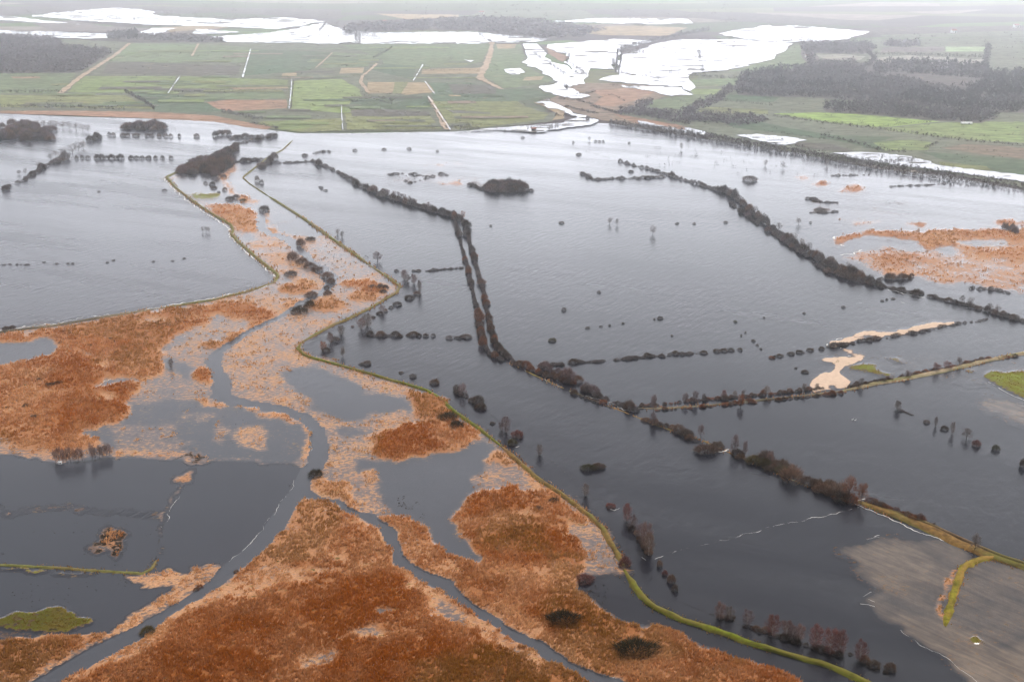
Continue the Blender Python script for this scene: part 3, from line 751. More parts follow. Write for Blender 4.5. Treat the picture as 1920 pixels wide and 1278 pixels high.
# ------------------------------------------------------------------ far side of the valley: fields, ditches, tracks, floods
CF = dict(gr=(.135, .185, .095), dg=(.075, .12, .07), bg=(.27, .40, .09), ol=(.19, .21, .085), lg=(.185, .245, .09), tan=(.38, .28, .17), br=(.23, .17, .13),
          rust=(.33, .19, .13), heath=(.11, .105, .095), pale=(.36, .34, .30), mauve=(.17, .145, .15), wood=(.10, .085, .09), gg=(.13, .145, .105), mint=(.30, .40, .22))
FIELDS = """
gg -400,80 0,67 250,80 930,80 990,108 980,118 1047,154 1007,164 1040,178 973,190 987,200 1045,214 1035,228 923,239 853,245 640,246 500,240 467,236 400,224 283,216 0,210 -500,205 -600,120
gr 0,137 143,138 112,176 0,175 -300,175 -300,137
ol -300,177 235,179 290,205 230,203 0,201 -300,200
gr 244,82 372,83 362,106 340,118 205,115 195,120
gr 374,83 472,89 460,118 330,115
lg 160,143 330,143 315,174 125,174 150,150
lg 340,143 455,147 540,150 535,164 430,166 320,172
heath 203,118 260,116 330,120 452,124 448,139 410,143 300,140 190,139
dg 470,92 620,98 590,128 570,134 456,142
gr 625,98 705,104 690,125 600,128
dg 243,174 350,179 417,207 395,211 283,209 290,205
gr 360,178 530,170 538,185 430,186 388,190 375,182
rust 388,192 410,189 433,187 480,188 537,187 537,203 480,206 427,208 405,203
ol 490,228 640,222 640,245 570,248 500,240 475,233
lg 548,152 640,148 675,168 690,205 640,212 545,204
lg 500,230 560,224 590,238 530,245
gr 640,84 920,82 905,115 870,125 800,128 720,122 712,108
dg 690,130 775,150 780,124 720,120
dg 795,155 880,155 940,169 1000,165 1035,178 970,190 820,200 810,178
gr 930,84 976,83 985,106 975,118 1040,152 1000,160 945,166 905,140 925,100
ol 810,190 970,190 985,200 1030,214 1020,224 930,236 860,242 845,235
dg 700,180 800,180 806,205 655,205 660,185
ol 645,212 806,218 830,242 650,243
heath 657,206 720,205 805,210 806,217 740,219 660,218
heath 840,207 860,207 920,211 920,214 850,212
tan 690,154 800,155 815,173 760,178 740,175 690,176
ol 740,154 765,154 752,176 735,176
tan 792,130 905,127 903,138 790,139
tan 640,128 683,127 680,137 636,138
tan 930,83 968,83 965,91 933,92
tan 530,138 556,137 556,143 528,143
tan 430,164 540,163 540,166 440,168
tan 840,178 900,179 900,181 845,181
tan 985,145 1020,143 1015,150 980,151
heath 840,158 935,160 930,176 850,176
rust -300,205 0,208 133,208 283,210 400,217 467,230 510,238 500,243 467,239 400,228 300,223 200,219 0,212 -300,210
rust 20,144 75,144 75,147 25,147
wood -400,60 0,67 103,73 120,90 215,97 150,136 0,138 -400,140
gg 115,76 150,74 225,82 215,95 150,93
br 1058,166 1100,155 1180,158 1290,166 1250,180 1160,210 1200,215 1290,236 1285,252 1200,240 1130,226 1080,212 1040,200 1010,190 1045,180 1110,183
rust 1110,170 1180,165 1230,172 1200,185 1150,200 1110,196 1130,182
tan 1000,191 1060,205 1058,222 1035,226 1045,213
rust 1150,214 1240,228 1290,236 1285,245 1200,235
rust 1020,88 1060,104 1068,108 1055,116 1035,105
gg 1160,214 1215,190 1290,178 1310,140 1370,132 1450,107 1490,83 1600,74 2600,60 2600,480 1920,352 1780,325 1647,310 1513,284 1380,262 1280,236
gr 1215,190 1290,178 1330,172 1340,185 1280,205 1220,204
gr 1365,134 1430,117 1455,108 1490,84 1545,82 1530,100 1540,118 1500,128 1440,133
gr 1490,84 1610,74 1630,78 1590,88 1500,92
lg 1290,167 1355,167 1345,178 1300,177
gr 1297,150 1390,146 1375,160 1300,163
dg 1357,187 1367,178 1463,182 1450,192 1380,190
gg 1450,192 1466,182 1600,188 1690,194 1650,200 1545,202 1530,208 1450,210
ol 1320,200 1440,206 1440,214 1300,212
bg 1450,213 1533,211 1590,213 1647,218 1763,228 1657,239 1600,234 1547,228
lg 1652,242 1763,230 1850,228 1925,230 1925,268 1830,263 1713,251
lg 1900,228 2300,235 2300,290 1920,266
dg 1347,226 1413,226 1467,238 1553,252 1633,266 1690,262 1660,284 1560,262 1460,250 1380,240
dg 1467,240 1553,253 1680,257 1640,268 1580,262 1500,252
lg 1637,267 1707,262 1747,267 1740,281 1660,283
br 1763,277 1813,270 1920,277 2300,300 2300,330 1920,298 1830,288
dg 1720,284 1813,290 1920,300 2300,345 2300,400 1940,330 1873,322 1770,300
heath 1480,266 1560,270 1600,282 1590,286 1500,276
ol 1760,303 1850,312 1860,320 1780,316
pale 1630,109 1700,104 1847,112 1843,124 1740,122 1627,120
pale 1530,103 1580,102 1623,106 1612,113 1550,112
mint 1773,88 1850,88 1850,97 1773,97
mauve 1657,89 1770,88 1770,97 1650,98
gg 1720,74 1850,70 1920,72 1920,82 1730,84
gg 1855,110 1930,107 2200,110 2200,135 1852,136
gg 1865,90 1930,87 2200,88 2200,104 1858,107
gg 1680,143 1740,141 1840,150 1835,160 1800,164 1740,160
wood 1376,166 1395,143 1440,133 1520,126 1620,118 1700,118 1850,124 1855,140 1925,136 2300,140 2300,215 1925,212 1790,208 1700,195 1600,188 1500,182 1430,181 1385,178
wood 1542,202 1600,194 1700,200 1760,207 1850,212 1872,220 1840,231 1760,226 1650,216 1548,210
wood 1500,84 1620,80 1640,92 1620,102 1530,100 1540,118 1600,118 1620,130 1520,130 1505,110
wood 640,62 660,48 760,42 870,36 970,37 1060,46 1130,58 1080,72 1020,72 960,66 880,57 800,56
wood -300,18 0,12 250,12 640,18 640,36 300,18 60,26 0,30 -300,34
wood 200,69 258,62 300,66 350,64 427,76 385,80 205,76
mauve 60,44 140,40 200,50 300,54 420,52 380,68 250,62 100,58
tan 300,52 420,46 430,52 320,60
tan 1020,55 1200,48 1290,52 1250,68 1130,66
wood 1140,20 1400,24 1620,40 1640,50 1440,44 1300,34 1150,30
gg 900,20 1100,20 1130,40 1000,34 880,32
tan 700,26 860,28 860,34 760,36
gg 1640,60 1920,52 2400,50 2400,66 1920,68 1660,72
wood 1560,60 1700,52 1920,48 2300,46 2300,54 1900,58 1640,66
"""
def ragged(poly, jx=9.0, jy=.6):
    q = S(poly) if isinstance(poly, str) else poly; out = []
    for (ax, ay), (bx, by) in zip(q, q[1:] + q[:1]):
        n = max(1, int(math.dist((ax, ay), (bx, by)) / 7))
        for i in range(n):
            k = 0 if i == 0 else 1
            out.append((ax + (bx - ax) * i / n + k * random.uniform(-jx, jx), ay + (by - ay) * i / n + k * random.uniform(-jy, jy)))
    return out
for k, ln in enumerate(q for q in FIELDS.strip().split('\n')):
    c, pts = ln.split(' ', 1)
    base = CF[c]
    f = random.uniform(.9, 1.1)
    sheet('field', ragged(pts, 2.5, .35), M_FIELD, -.3 + .012 * k, tuple(v * f for v in base))

# narrow parcels of the peat meadows, all running towards the same far point
SPECIAL = [S(ln.split(' ', 1)[1]) for ln in FIELDS.strip().split('\n') if ln.split(' ', 1)[0] in ('tan', 'rust', 'wood', 'heath')]
BLOCK = S("230,84 920,84 900,120 990,190 1030,215 920,238 640,244 500,236 430,215 300,208 0,200 0,140 150,140")
made = 0
while made < 70:
    x0, y0 = random.uniform(0, 1000), random.uniform(84, 236); wd, hg = random.uniform(35, 150), random.uniform(1.2, 4.5) * (y0 / 170)
    sh = lambda x, dy: x + (x - 577) / (y0 + 157) * dy
    q = [(x0, y0), (x0 + wd, y0 - .3), (sh(x0 + wd, hg), y0 + hg), (sh(x0, hg), y0 + hg)]
    cxy = (np.array([a for a, b in q]), np.array([b for a, b in q]))
    if not inside(*cxy, BLOCK).all() or any(inside(*cxy, sp).any() for sp in SPECIAL): continue
    c = CF[random.choice(('ol', 'dg', 'gr', 'lg', 'heath', 'gg', 'ol', 'gr', 'br'))]
    sheet('field', ragged(q, 1.5, .2), M_FIELD, .75 + .002 * made, c); made += 1

def strip(name, pts, wpx, mat, z, color=None, kind='structure'):
    """flat ribbon along a line, wpx photo pixels wide at each end"""
    w = W(pts); r = resample([p[:2] for p in w], 12.0); n = len(r); V, F = [], []
    for i, p in enumerate(r):
        a = r[min(i + 1, n - 1)] - r[max(i - 1, 0)]; a = a / (np.linalg.norm(a) + 1e-9)
        m = (p[1] * CP + CAM_H * SP) / F_PX * (wpx[0] + (wpx[1] - wpx[0]) * i / max(n - 1, 1)) / 2
        j = random.uniform(.35, 1.3) if name == 'ditch' else random.uniform(.6, 1.35)
        V += [(p[0] - a[1] * -m * j, p[1] + a[0] * -m * j, z), (p[0] - a[1] * m * j, p[1] + a[0] * m * j, z)]
        if i and not (name == 'ditch' and random.random() < .14): F.append((2 * i - 2, 2 * i, 2 * i + 1, 2 * i - 1))
    o = link(name, mesh_np(name, V, F), mat)
    nz = o.data.polygons[0].normal.z
    if nz < 0: o.data.flip_normals()
    if color: o.color = (*color, 1)
    return tag(o, kind=kind)

ZL = 1.0
for pts, w in (("243,82 216,104 150,146 113,176", (6, 12)), ("372,83 366,95 360,106", (4, 4)), ("707,120 692,134 680,143", (5, 5)), ("680,143 676,155 685,166 690,174", (7, 7)),
               ("803,183 820,210 838,244", (7, 12)), ("923,77 920,98 912,122 902,140 900,148", (8, 14)), ("900,148 920,158 940,168", (14, 8)), ("623,100 606,116 592,128", (3, 4))):
    strip('path', pts, w, M_FIELD, ZL, (.46, .34, .25))
for pts, w in (("470,93 463,118 455,146", (2.2, 2.8)), ("337,145 326,160 315,176", (2, 2)), ("547,150 546,170 542,205", (1.8, 2.4)), ("640,199 641,220 643,244", (1.4, 2)),
               ("793,122 785,136 775,152", (1.8, 1.8)), ("797,154 806,166 815,177", (1.6, 1.6)), ("803,182 822,210 845,245", (1.5, 2))):
    strip('ditch', pts, w, M_FAR_WATER, ZL + .05)
for pts, w in (("800,183 819,211 841,246", (3, 3)), ("551,150 549,170 546,204", (2, 2.5))):
    strip('ditch', pts, w, M_FIELD, ZL + .03, (.03, .028, .026))
for pts, w in (("120,175 240,176 320,176", (1.5, 1.5)), ("545,174 640,176 690,177", (1.2, 1.2)), ("655,200 760,200 800,202", (1.2, 1.2)), ("250,140 450,142 600,148", (1.5, 1.5)), ("1450,211 1547,228 1657,240", (2, 2)), ("1640,268 1760,270 1920,276", (2, 2)), ("150,143 330,143", (1, 1)), ("340,143 455,147 590,140", (1, 1)), ("590,128 690,126", (1, 1)), ("548,151 640,149 680,150", (1, 1)), ("655,189 800,187", (1.2, 1.2)), ("820,200 985,198", (1.2, 1.2)), ("850,221 1020,222", (1.2, 1.2)), ("815,179 1000,180", (1.2, 1.2)), ("860,231 930,232", (1, 1)), ("645,225 830,226", (1.2, 1.2)), ("480,118 600,120", (1, 1)), ("205,104 365,104", (1, 1)), ("0,152 140,152", (1, 1)), ("0,190 250,190", (1, 1)), ("725,105 910,105", (1, 1)), ("1360,188 1450,192", (1.5, 1.5)), ("1290,204 1440,206", (1.5, 1.5)), ("1660,243 1760,231", (1.5, 1.5)), ("1500,252 1640,268", (1.5, 1.5))):
    strip('ditch', pts, w, M_FIELD, ZL + .02, (.05, .05, .04))

FLOODS = """
980,83 1007,82 1020,95 1033,113 1070,130 1103,143 1097,157 1057,163 1085,172 1107,180 1090,186 1060,182 1035,174 1010,164 1047,154 1010,130 978,117 990,108
1003,192 1030,187 1073,210 1122,227 1107,234 1060,240 1007,248 923,243 853,247 920,240 1057,231 1083,218 1050,206
1027,84 1153,73 1222,77 1160,93 1152,130 1107,128 1103,143 1057,117 1068,107 1040,95
1163,103 1203,92 1233,81 1280,74 1380,74 1487,82 1470,97 1453,107 1420,118 1363,132 1300,136 1292,150 1300,177 1280,162 1223,160 1123,150 1142,143 1163,140
1160,160 1280,164 1300,178 1260,180 1230,172
1347,63 1400,54 1440,48 1493,48 1630,60 1593,73 1507,80 1440,78 1390,72
427,79 397,69 470,64 520,60 613,43 640,53 700,61 883,60 923,78 900,82 640,82
887,60 960,66 1033,73 1000,79 930,80
0,57 120,60 233,65 200,73 100,71 0,66 -200,64 -200,56
60,30 117,23 213,15 280,20 300,30 427,37 533,33 610,40 520,55 423,50 300,47 167,40 90,33
-200,30 0,29 60,36 150,46 60,42 0,38 -200,38
283,53 333,53 290,67 262,62
367,55 447,60 410,64 360,63
1040,40 1130,34 1290,36 1300,44 1200,46
1560,287 1600,285 1647,286 1710,293 1763,310 1873,323 1920,328 2100,345 2100,365 1920,341 1813,326 1713,313 1613,298
1380,253 1420,251 1475,256 1513,263 1473,272 1440,268
1280,236 1320,246 1330,254 1290,250
1195,226 1290,244 1288,250 1200,235
870,112 890,113 882,116
945,130 975,128 985,136 960,140
1495,130 1530,131 1520,132
"""
for ln in FLOODS.strip().split('\n'):
    sheet('water', ragged(ln), M_FAR_WATER, 1.25)

# low islands and drowned strips showing through the far floods
vs, fs = [], []
for ln in FLOODS.strip().split('\n'):
    q = S(ln); xs = [a for a, b in q]; ys = [b for a, b in q]; area = (max(xs) - min(xs)) * (max(ys) - min(ys)); k = 0
    for _ in range(int(area / 110)):
        x, y = random.uniform(min(xs), max(xs)), random.uniform(min(ys), max(ys))
        near_edge = min(abs(y - min(ys)), abs(y - max(ys))) < 5 or random.random() < .25
        if not near_edge or not inside(np.array([x]), np.array([y]), q)[0]: continue
        rx, ry = random.uniform(3, 26), random.uniform(.25, .95)
        ring = [P(x + rx * math.cos(t_i) * random.uniform(.6, 1.2), y + ry * math.sin(t_i) * random.uniform(.5, 1.3), 1.6) for t_i in np.linspace(0, 6.28, 11)[:-1]]
        n0 = len(vs); vs += ring; fs.append(tuple(range(n0 + 9, n0 - 1, -1)))
me = bpy.data.meshes.new('islands'); me.from_pydata(vs, [], fs); me.update()
o = link('mudflats', me, M_FIELD); o.color = (.13, .12, .10, 1); tag(o, kind='structure')

# ------------------------------------------------------------------ woods: masses of bare trees, some of them conifers
def clump_tris(n, r, h, jit=1.0):
    """n triangles through a crown of radius r and height h, local coordinates"""
    a = RNG.random((n, 1)) * 2 * math.pi; rr = np.sqrt(RNG.random((n, 1)))
    zc = RNG.random((n, 1))
    env = np.sqrt(np.clip(1 - (zc * 1.7 - .75) ** 2, .05, 1))
    c = np.concatenate([np.cos(a) * rr * env * r, np.sin(a) * rr * env * r, h * (.12 + .82 * zc)], 1)
    d = RNG.normal(0, 1, (n, 3, 3)) * np.array([.34 * r, .34 * r, .17 * h]) * jit
    return c[:, None, :] + d, np.repeat(zc, 3, 1)

def wood(polys, spacing, hm, label, conifer=0.0, group=None, name='wood', color=(.105, .088, .09), tri=11):
    vs, ts = [], []
    for ps in polys:
        pa = np.array(W(ps))[:, :2]; lo, hi = pa.min(0), pa.max(0)
        n = int((hi - lo).prod() / spacing ** 2)
        x, y = lo[0] + RNG.random(n) * (hi - lo)[0], lo[1] + RNG.random(n) * (hi - lo)[1]
        m = inside(x, y, pa); x, y = x[m], y[m]
        cn = fbm(x, y, 90, 61); fn = fbm(x, y, 40, 67)
        for k in range(0, len(x)):
            con = conifer > 0 and cn[k] < conifer
            h = hm * random.uniform(.7, 1.2) * (1.15 if con else 1)
            r = spacing * random.uniform(.55, .85) * (.75 if con else 1)
            v, z = clump_tris(tri, r, h)
            vs.append(v + np.array([x[k], y[k], 0])); 
            tone = (.04 if con else .30 + .35 * random.random() + (fn[k] - .5) * .5)
            ts.append(np.clip(np.full((tri, 3), tone) + (0 if con else RNG.normal(0, .1, (tri, 1))), 0, 1))
    V = np.concatenate(vs).reshape(-1, 3); T = np.concatenate(ts).reshape(-1)
    V[:, 2] = np.maximum(V[:, 2], .05)
    o = link(name, mesh_np(name, V, np.arange(len(V)).reshape(-1, 3), {'tone': T}), M_TWIG)
    o.color = (*color, 1)
    return tag(o, label, 'wood', group, 'stuff')

wood(["-60,66 0,67 103,73 120,88 212,97 150,135 0,138 -60,138"], 9, 9, 'wide mauve grey leafless wood behind the pale track')
wood(["1376,166 1395,143 1440,133 1520,126 1600,132 1625,144 1700,152 1745,164 1800,171 1850,182 1960,190 1960,213 1925,212 1790,208 1700,195 1600,188 1500,182 1430,181 1385,178"], 7.5, 10, 'broad dark mixed wood with conifers above the green fields', .5, color=(.08, .07, .072))
wood(["1640,119 1730,117 1850,124 1855,138 1850,150 1740,141 1690,138 1640,140"], 8, 9, 'dark wood around the pale clearing', .55, color=(.08, .07, .072))
wood(["1850,140 1925,136 1980,140 1980,190 1850,184 1795,166 1835,162"], 8, 10, 'dense dark conifer wood along the field edge', .62, color=(.075, .066, .068))
wood(["1542,203 1600,195 1700,200 1760,207 1850,212 1872,220 1840,231 1760,226 1650,216 1548,210"], 6.5, 9, 'long dark wood above the bright green field', .5, color=(.08, .068, .07))
wood(["1500,84 1620,80 1640,92 1620,102 1530,100 1520,103 1532,118 1600,118 1620,132 1520,130 1516,110"], 10, 9, 'pale mauve wood curving round a small pale field')
wood(["640,62 660,48 760,42 870,36 970,37 1060,46 1130,58 1080,72 1020,72 960,66 880,57 800,56"], 14, 10, 'hazy far wood behind the white floods')
wood(["200,70 230,64 258,63 258,74 205,75"], 9, 12, 'small dark wood at the head of the pale track', .9)
wood(["258,66 300,66 350,66 427,77 385,80 260,76"], 10, 8, 'mauve scrub wood in front of the white flood')
wood(["1657,82 1720,80 1722,88 1660,89"], 8, 9, 'small dark wood beside the mauve field', .3)
wood(["1280,212 1300,200 1340,185 1365,165 1376,168 1350,192 1310,208 1290,222"], 6, 9, 'mauve wood climbing from the marsh to the dark wood')
wood(["1150,216 1190,200 1215,190 1225,196 1200,206 1290,216 1300,236 1240,226 1200,218"], 5.5, 7, 'grey scrub wood between the brown marsh and the fields')
wood(["1290,213 1440,222 1436,230 1380,236 1300,228"], 6, 7, 'grey scrub belt under the far green fields')

HEDGES = [
 ("0,174 50,174 116,174", 2.5, 6, 'low dark hedge along the far edge of the western meadow'),
 ("-60,202 70,203 153,203", 2.5, 8, 'thick dark hedge behind the rust reed belt on the western shore'),
 ("162,206 200,206 233,208", 2.5, 7, 'short shrubby hedge ending the western shore meadow'),
 ("235,174 262,188 290,206", 2.5, 7, 'slanting dark hedge beside the dark green meadow'),
 ("325,174 430,172 545,171", 1.5, 4, 'thin hedge in front of the rust coloured field'),
 ("417,211 450,218 490,226", 4, 7, 'thick dark hedge below the rust coloured field'),
 ("470,232 500,238 520,242", 4, 5, 'dark scrub where the reed belt meets the dike'),
 ("847,241 870,243 897,242", 3, 7, 'dark bushes at the foot of the double brown track'),
 ("568,247 660,246 720,245 830,243", 2, 3, 'broken scrub line on the near edge of the meadows'),
 ("1158,96 1157,110 1154,137", 1.6, 5, 'row of poplars on the dike between two white floods'),
 ("1166,98 1164,115 1159,137", 1.2, 5, 'second poplar row on the dike between two white floods'),
 ("1160,97 1185,98 1207,98", 2.5, 7, 'dark scrub at the corner of the white flood'),
 ("1162,94 1200,84 1233,77 1280,67 1330,58", 3, 8, 'long hedge running away beside the white floods'),
 ("1190,135 1230,135 1280,137 1345,137", 1.2, 8, 'line of thin trees standing in the white flood'),
 ("1205,156 1232,153 1250,155", 1, 6, 'few thin trees in the white flood by the marsh'),
 ("1400,75 1460,77 1527,77", 1.5, 5, 'far hedge under the farthest white flood'),
 ("1353,190 1400,194 1447,199", 2.5, 6, 'grey hedge between two small meadows'),
 ("1450,219 1547,232 1680,248 1760,259 1830,267 1930,276", 3, 6, 'long grey hedge across the eastern meadows'),
 ("1650,239 1700,234 1745,230", 1.5, 4, 'thin hedge at the edge of the bright green field'),
 ("1540,255 1610,272 1650,284 1695,286", 3.5, 6, 'bushy hedge above the flooded channel'),
 ("1735,279 1745,274 1757,270", 3, 5, 'short bushy hedge by the brown field'),
 ("1640,103 1740,105 1848,109", 3, 6, 'hedge behind the pale field'),
 ("1853,84 1850,105 1845,138", 5, 4, 'mauve tree belt between the eastern fields'),
 ("1625,98 1640,112 1630,122 1612,130", 4, 7, 'mauve belt of trees closing the small pale field'),
 ("1380,149 1330,146 1296,143", 3, 6, 'scrub along the edge of the white flood'),
 ("700,110 723,98 735,90", 1.2, 4, 'faint hedge crossing the far meadow'),
 ("655,190 700,187 735,196", 2, 3, 'dark alder rows among the olive meadow'),
 ("670,180 730,186 735,192", 2, 3, 'broken alder rows behind the tan field'),
 ("797,133 840,133 900,133", 1.4, 3, 'bush row across the tan strip'),
]
for pts, wpx, hpx, lab in HEDGES:
    w = W(pts); vs, ts = [], []
    sc_ = m_per_px(w[0])
    for p in resample([q[:2] for q in w], max(sc_ * 1.6, 2.2)):
        if random.random() < .08: continue
        h = max(sc_ * hpx * random.uniform(.55, 1.15), 1.5); r = sc_ * wpx * random.uniform(.5, .9)
        v, z = clump_tris(12, r, h)
        vs.append(v + np.array([p[0] + random.gauss(0, .3) * r, p[1] + random.gauss(0, 1.2) * r, .4])); ts.append(np.clip(np.full((12, 3), random.uniform(.1, .7)), 0, 1))
    V = np.concatenate(vs).reshape(-1, 3); V[:, 2] = np.maximum(V[:, 2], .05)
    o = link('hedge', mesh_np('hedge', V, np.arange(len(V)).reshape(-1, 3), {'tone': np.concatenate(ts).reshape(-1)}), M_TWIG)
    o.color = (.085, .075, .07, 1)
    tag(o, lab, 'hedge')
# thin drowned banks and scrub that break up the far floods
BANKS = [("60,27 150,24 240,20 330,26",), ("90,36 180,34 300,38 420,44",), ("300,30 420,34 520,40",), ("430,70 520,66 600,58 612,42",), ("520,66 620,68 700,62",), ("640,66 720,68 850,66",), ("668,62 668,80",), ("674,62 675,82",),
         ("740,62 800,68 860,70 910,68",), ("1035,92 1068,102 1062,115 1100,140",), ("1000,100 1030,118 1060,140",), ("1180,100 1260,98 1360,102",), ("1210,90 1300,86 1400,90",), ("1150,112 1152,128",), ("1290,110 1360,104",), ("1310,92 1312,110",), ("1316,123 1318,136",), ("1140,130 1185,140 1240,148",),
         ("1370,60 1440,56 1540,58",), ("1440,76 1500,74 1570,72",), ("1060,40 1150,36 1290,40",), ("0,60 120,64 230,66",), ("1020,158 1060,156 1090,160",), ("1600,292 1680,296",), ("1680,300 1740,304 1790,316",), ("1400,258 1470,262",), ("880,236 960,238 1050,234",), ("930,243 1000,240 1080,228",)]
vs, ts = [], []
for (pts,) in BANKS:
    w = W(pts); m = m_per_px(w[0])
    for p in resample([q[:2] for q in w], m * 1.8):
        if random.random() < .35: continue
        v, z = clump_tris(8, m * random.uniform(.7, 2.2), m * random.uniform(1, 4))
        vs.append(v + np.array([p[0] + random.gauss(0, 1.5) * m, p[1] + random.gauss(0, 6) * m, 1.2])); ts.append(np.full((8, 3), random.uniform(.2, .7)))
V = np.concatenate(vs).reshape(-1, 3); V[:, 2] = np.maximum(V[:, 2], .9)
o = link('scrub', mesh_np('scrub', V, np.arange(len(V)).reshape(-1, 3), {'tone': np.concatenate(ts).reshape(-1)}), M_TWIG)
o.color = (.11, .095, .09, 1)
tag(o, 'thin scrub on the drowned banks between the far white floods', 'scrub', None, 'stuff')
# alder and thorn dots sprinkled over the far farmland
vs, ts = [], []
for x0, y0, x1, y1, n in ((0, 80, 1000, 245, 380), (1200, 180, 1920, 330, 420), (1400, 60, 1920, 140, 300), (0, 5, 1400, 50, 420), (640, 170, 900, 244, 160)):
    for _ in range(n):
        p = P(random.uniform(x0, x1), random.uniform(y0, y1)); m = m_per_px(p)
        for _k in range(random.choice((1, 1, 2, 5))):
            v, z = clump_tris(9, m * random.uniform(.7, 1.8), m * random.uniform(1, 3.2))
            vs.append(v + np.array([p[0] + _k * m * 2.2, p[1] + random.gauss(0, 2) * m, .4])); ts.append(np.full((9, 3), random.uniform(.15, .6)))
V = np.concatenate(vs).reshape(-1, 3); V[:, 2] = np.maximum(V[:, 2], .3)
o = link('scrub', mesh_np('scrub', V, np.arange(len(V)).reshape(-1, 3), {'tone': np.concatenate(ts).reshape(-1)}), M_TWIG)
o.color = (.095, .085, .08, 1)
tag(o, 'thorn and alder scrub sprinkled over the far farmland', 'scrub', None, 'stuff')
# ------------------------------------------------------------------ trees and bushes of the near valley
def twigs(n, fn, length, width, up=.5, seed=0):
    """n thin triangles: fn(u) gives start points and outward directions in a unit crown"""
    c, d = fn(n)
    d = d + RNG.normal(0, .35, d.shape) + np.array([0, 0, up]); d /= np.linalg.norm(d, axis=1, keepdims=True)
    s = np.cross(d, RNG.normal(0, 1, d.shape)); s /= np.linalg.norm(s, axis=1, keepdims=True) + 1e-9
    L = length * RNG.uniform(.6, 1.3, (n, 1)); Wd = width * RNG.uniform(.6, 1.4, (n, 1))
    V = np.stack([c - s * Wd * .5, c + s * Wd * .5, c + d * L], 1)
    return V

def crown_pts(shape, lumps=7):
    def lump_centres():
        out = []
        for k in range(lumps):
            a = 2 * math.pi * k * .382; q = (k + .5) / lumps
            if shape == 'birch':
                z = .16 + .74 * q; r = .20 * math.sin(math.pi * min(1, 1.15 - q)) * random.uniform(.5, 1.1); rad = (.10 + .11 * math.sin(math.pi * min(1, q + .18)))
            else:
                z = .24 + .62 * q; r = .27 * math.sqrt(max(.02, 1 - ((z - .5) / .45) ** 2)) * random.uniform(.45, 1.1); rad = random.uniform(.13, .21)
            out.append((r * math.cos(a), r * math.sin(a), z, rad))
        return np.array(out)
    L = lump_centres()
    def fn(n):
        k = RNG.integers(0, len(L), n)
        e = RNG.normal(0, 1, (n, 3)); e /= np.linalg.norm(e, axis=1, keepdims=True)
        rr = RNG.random((n, 1)) ** .5
        c = L[k, :3] + e * rr * L[k, 3:4] * np.array([1, 1, 1.0 if shape != 'birch' else 1.25])
        c[:, 2] = np.clip(c[:, 2], .07 if shape != 'bush' else .02, .97)
        out = c - np.array([0, 0, .35 if shape != 'bush' else .1])
        out /= np.linalg.norm(out, axis=1, keepdims=True) + 1e-9
        return c, out
    return fn, L

def bush_fn(n):
    a = RNG.random(n) * 2 * math.pi; q = RNG.random(n) ** .5
    lob = 1 + .16 * np.sin(a * 3 + 1) + .12 * np.sin(a * 5)
    env = np.sqrt(np.clip(1 - q ** 2, .02, 1)) * (1 + .12 * np.sin(a * 4 + 2))
    z = env * .78 * RNG.random(n) ** .55
    c = np.stack([q * .46 * lob * np.cos(a), q * .46 * lob * np.sin(a), z], 1)
    d = c * np.array([1.3, 1.3, .5]); d /= np.linalg.norm(d, axis=1, keepdims=True) + 1e-9
    return c, d

def tri_mesh(name, V, tone):
    v = V.reshape(-1, 3)
    return mesh_np(name, v, np.arange(len(v)).reshape(-1, 3), {'tone': np.repeat(tone, 3)})

def make_tree_meshes(shape, n, bark):
    fn, L = crown_pts(shape, 13 if shape == 'round' else 11)
    V = twigs(n, fn, .115, .0130 * (900 / n) ** .55, .55 if shape == 'birch' else .3)
    tone = np.clip(.5 + RNG.normal(0, .22, n) + (V[:, 0, 2] - .5) * .2, 0, 1)
    crown = tri_mesh('crown', V, tone)
    m = MB()
    top = .78 if shape == 'birch' else .55
    bx, by = random.uniform(-.03, .03), random.uniform(-.03, .03)
    m.tube([(0, 0, -.04), (bx * .4, by * .4, .2), (bx, by, .45), (bx * 1.4, by, top)], [.026, .02, .014, .006], 6)
    for lx, ly, lz, lr in L:
        z0 = max(.12, lz * .55)
        f = z0 / top
        m.tube([(bx * f, by * f, z0), (lx * .55 + bx * .3, ly * .55, (z0 + lz) / 2 + .02), (lx, ly, lz)], [.011, .007, .003], 4)
    trunk = m.mesh('trunk'); trunk.materials.append(bark); crown.materials.append(M_TWIG)
    return trunk, crown

def make_bush_mesh(n):
    V = twigs(n, bush_fn, .30, .034 * (420 / n) ** .6, 1.2)
    V[:, :, 2] = np.maximum(V[:, :, 2], 0)
    tone = np.clip(.48 + RNG.normal(0, .30, n), 0, 1)
    me = tri_mesh('bush', V, tone); me.materials.append(M_TWIG)
    return me

def make_stems():
    m = MB()
    for k in range(7):
        a = 2 * math.pi * k / 7 + random.random(); r = random.uniform(.15, .33)
        m.tube([(.05 * math.cos(a), .05 * math.sin(a), -.05), (r * .6 * math.cos(a), r * .6 * math.sin(a), .35), (r * math.cos(a), r * math.sin(a), .68)], [.016, .011, .004], 4)
    me = m.mesh('stems'); me.materials.append(M_BARK); return me

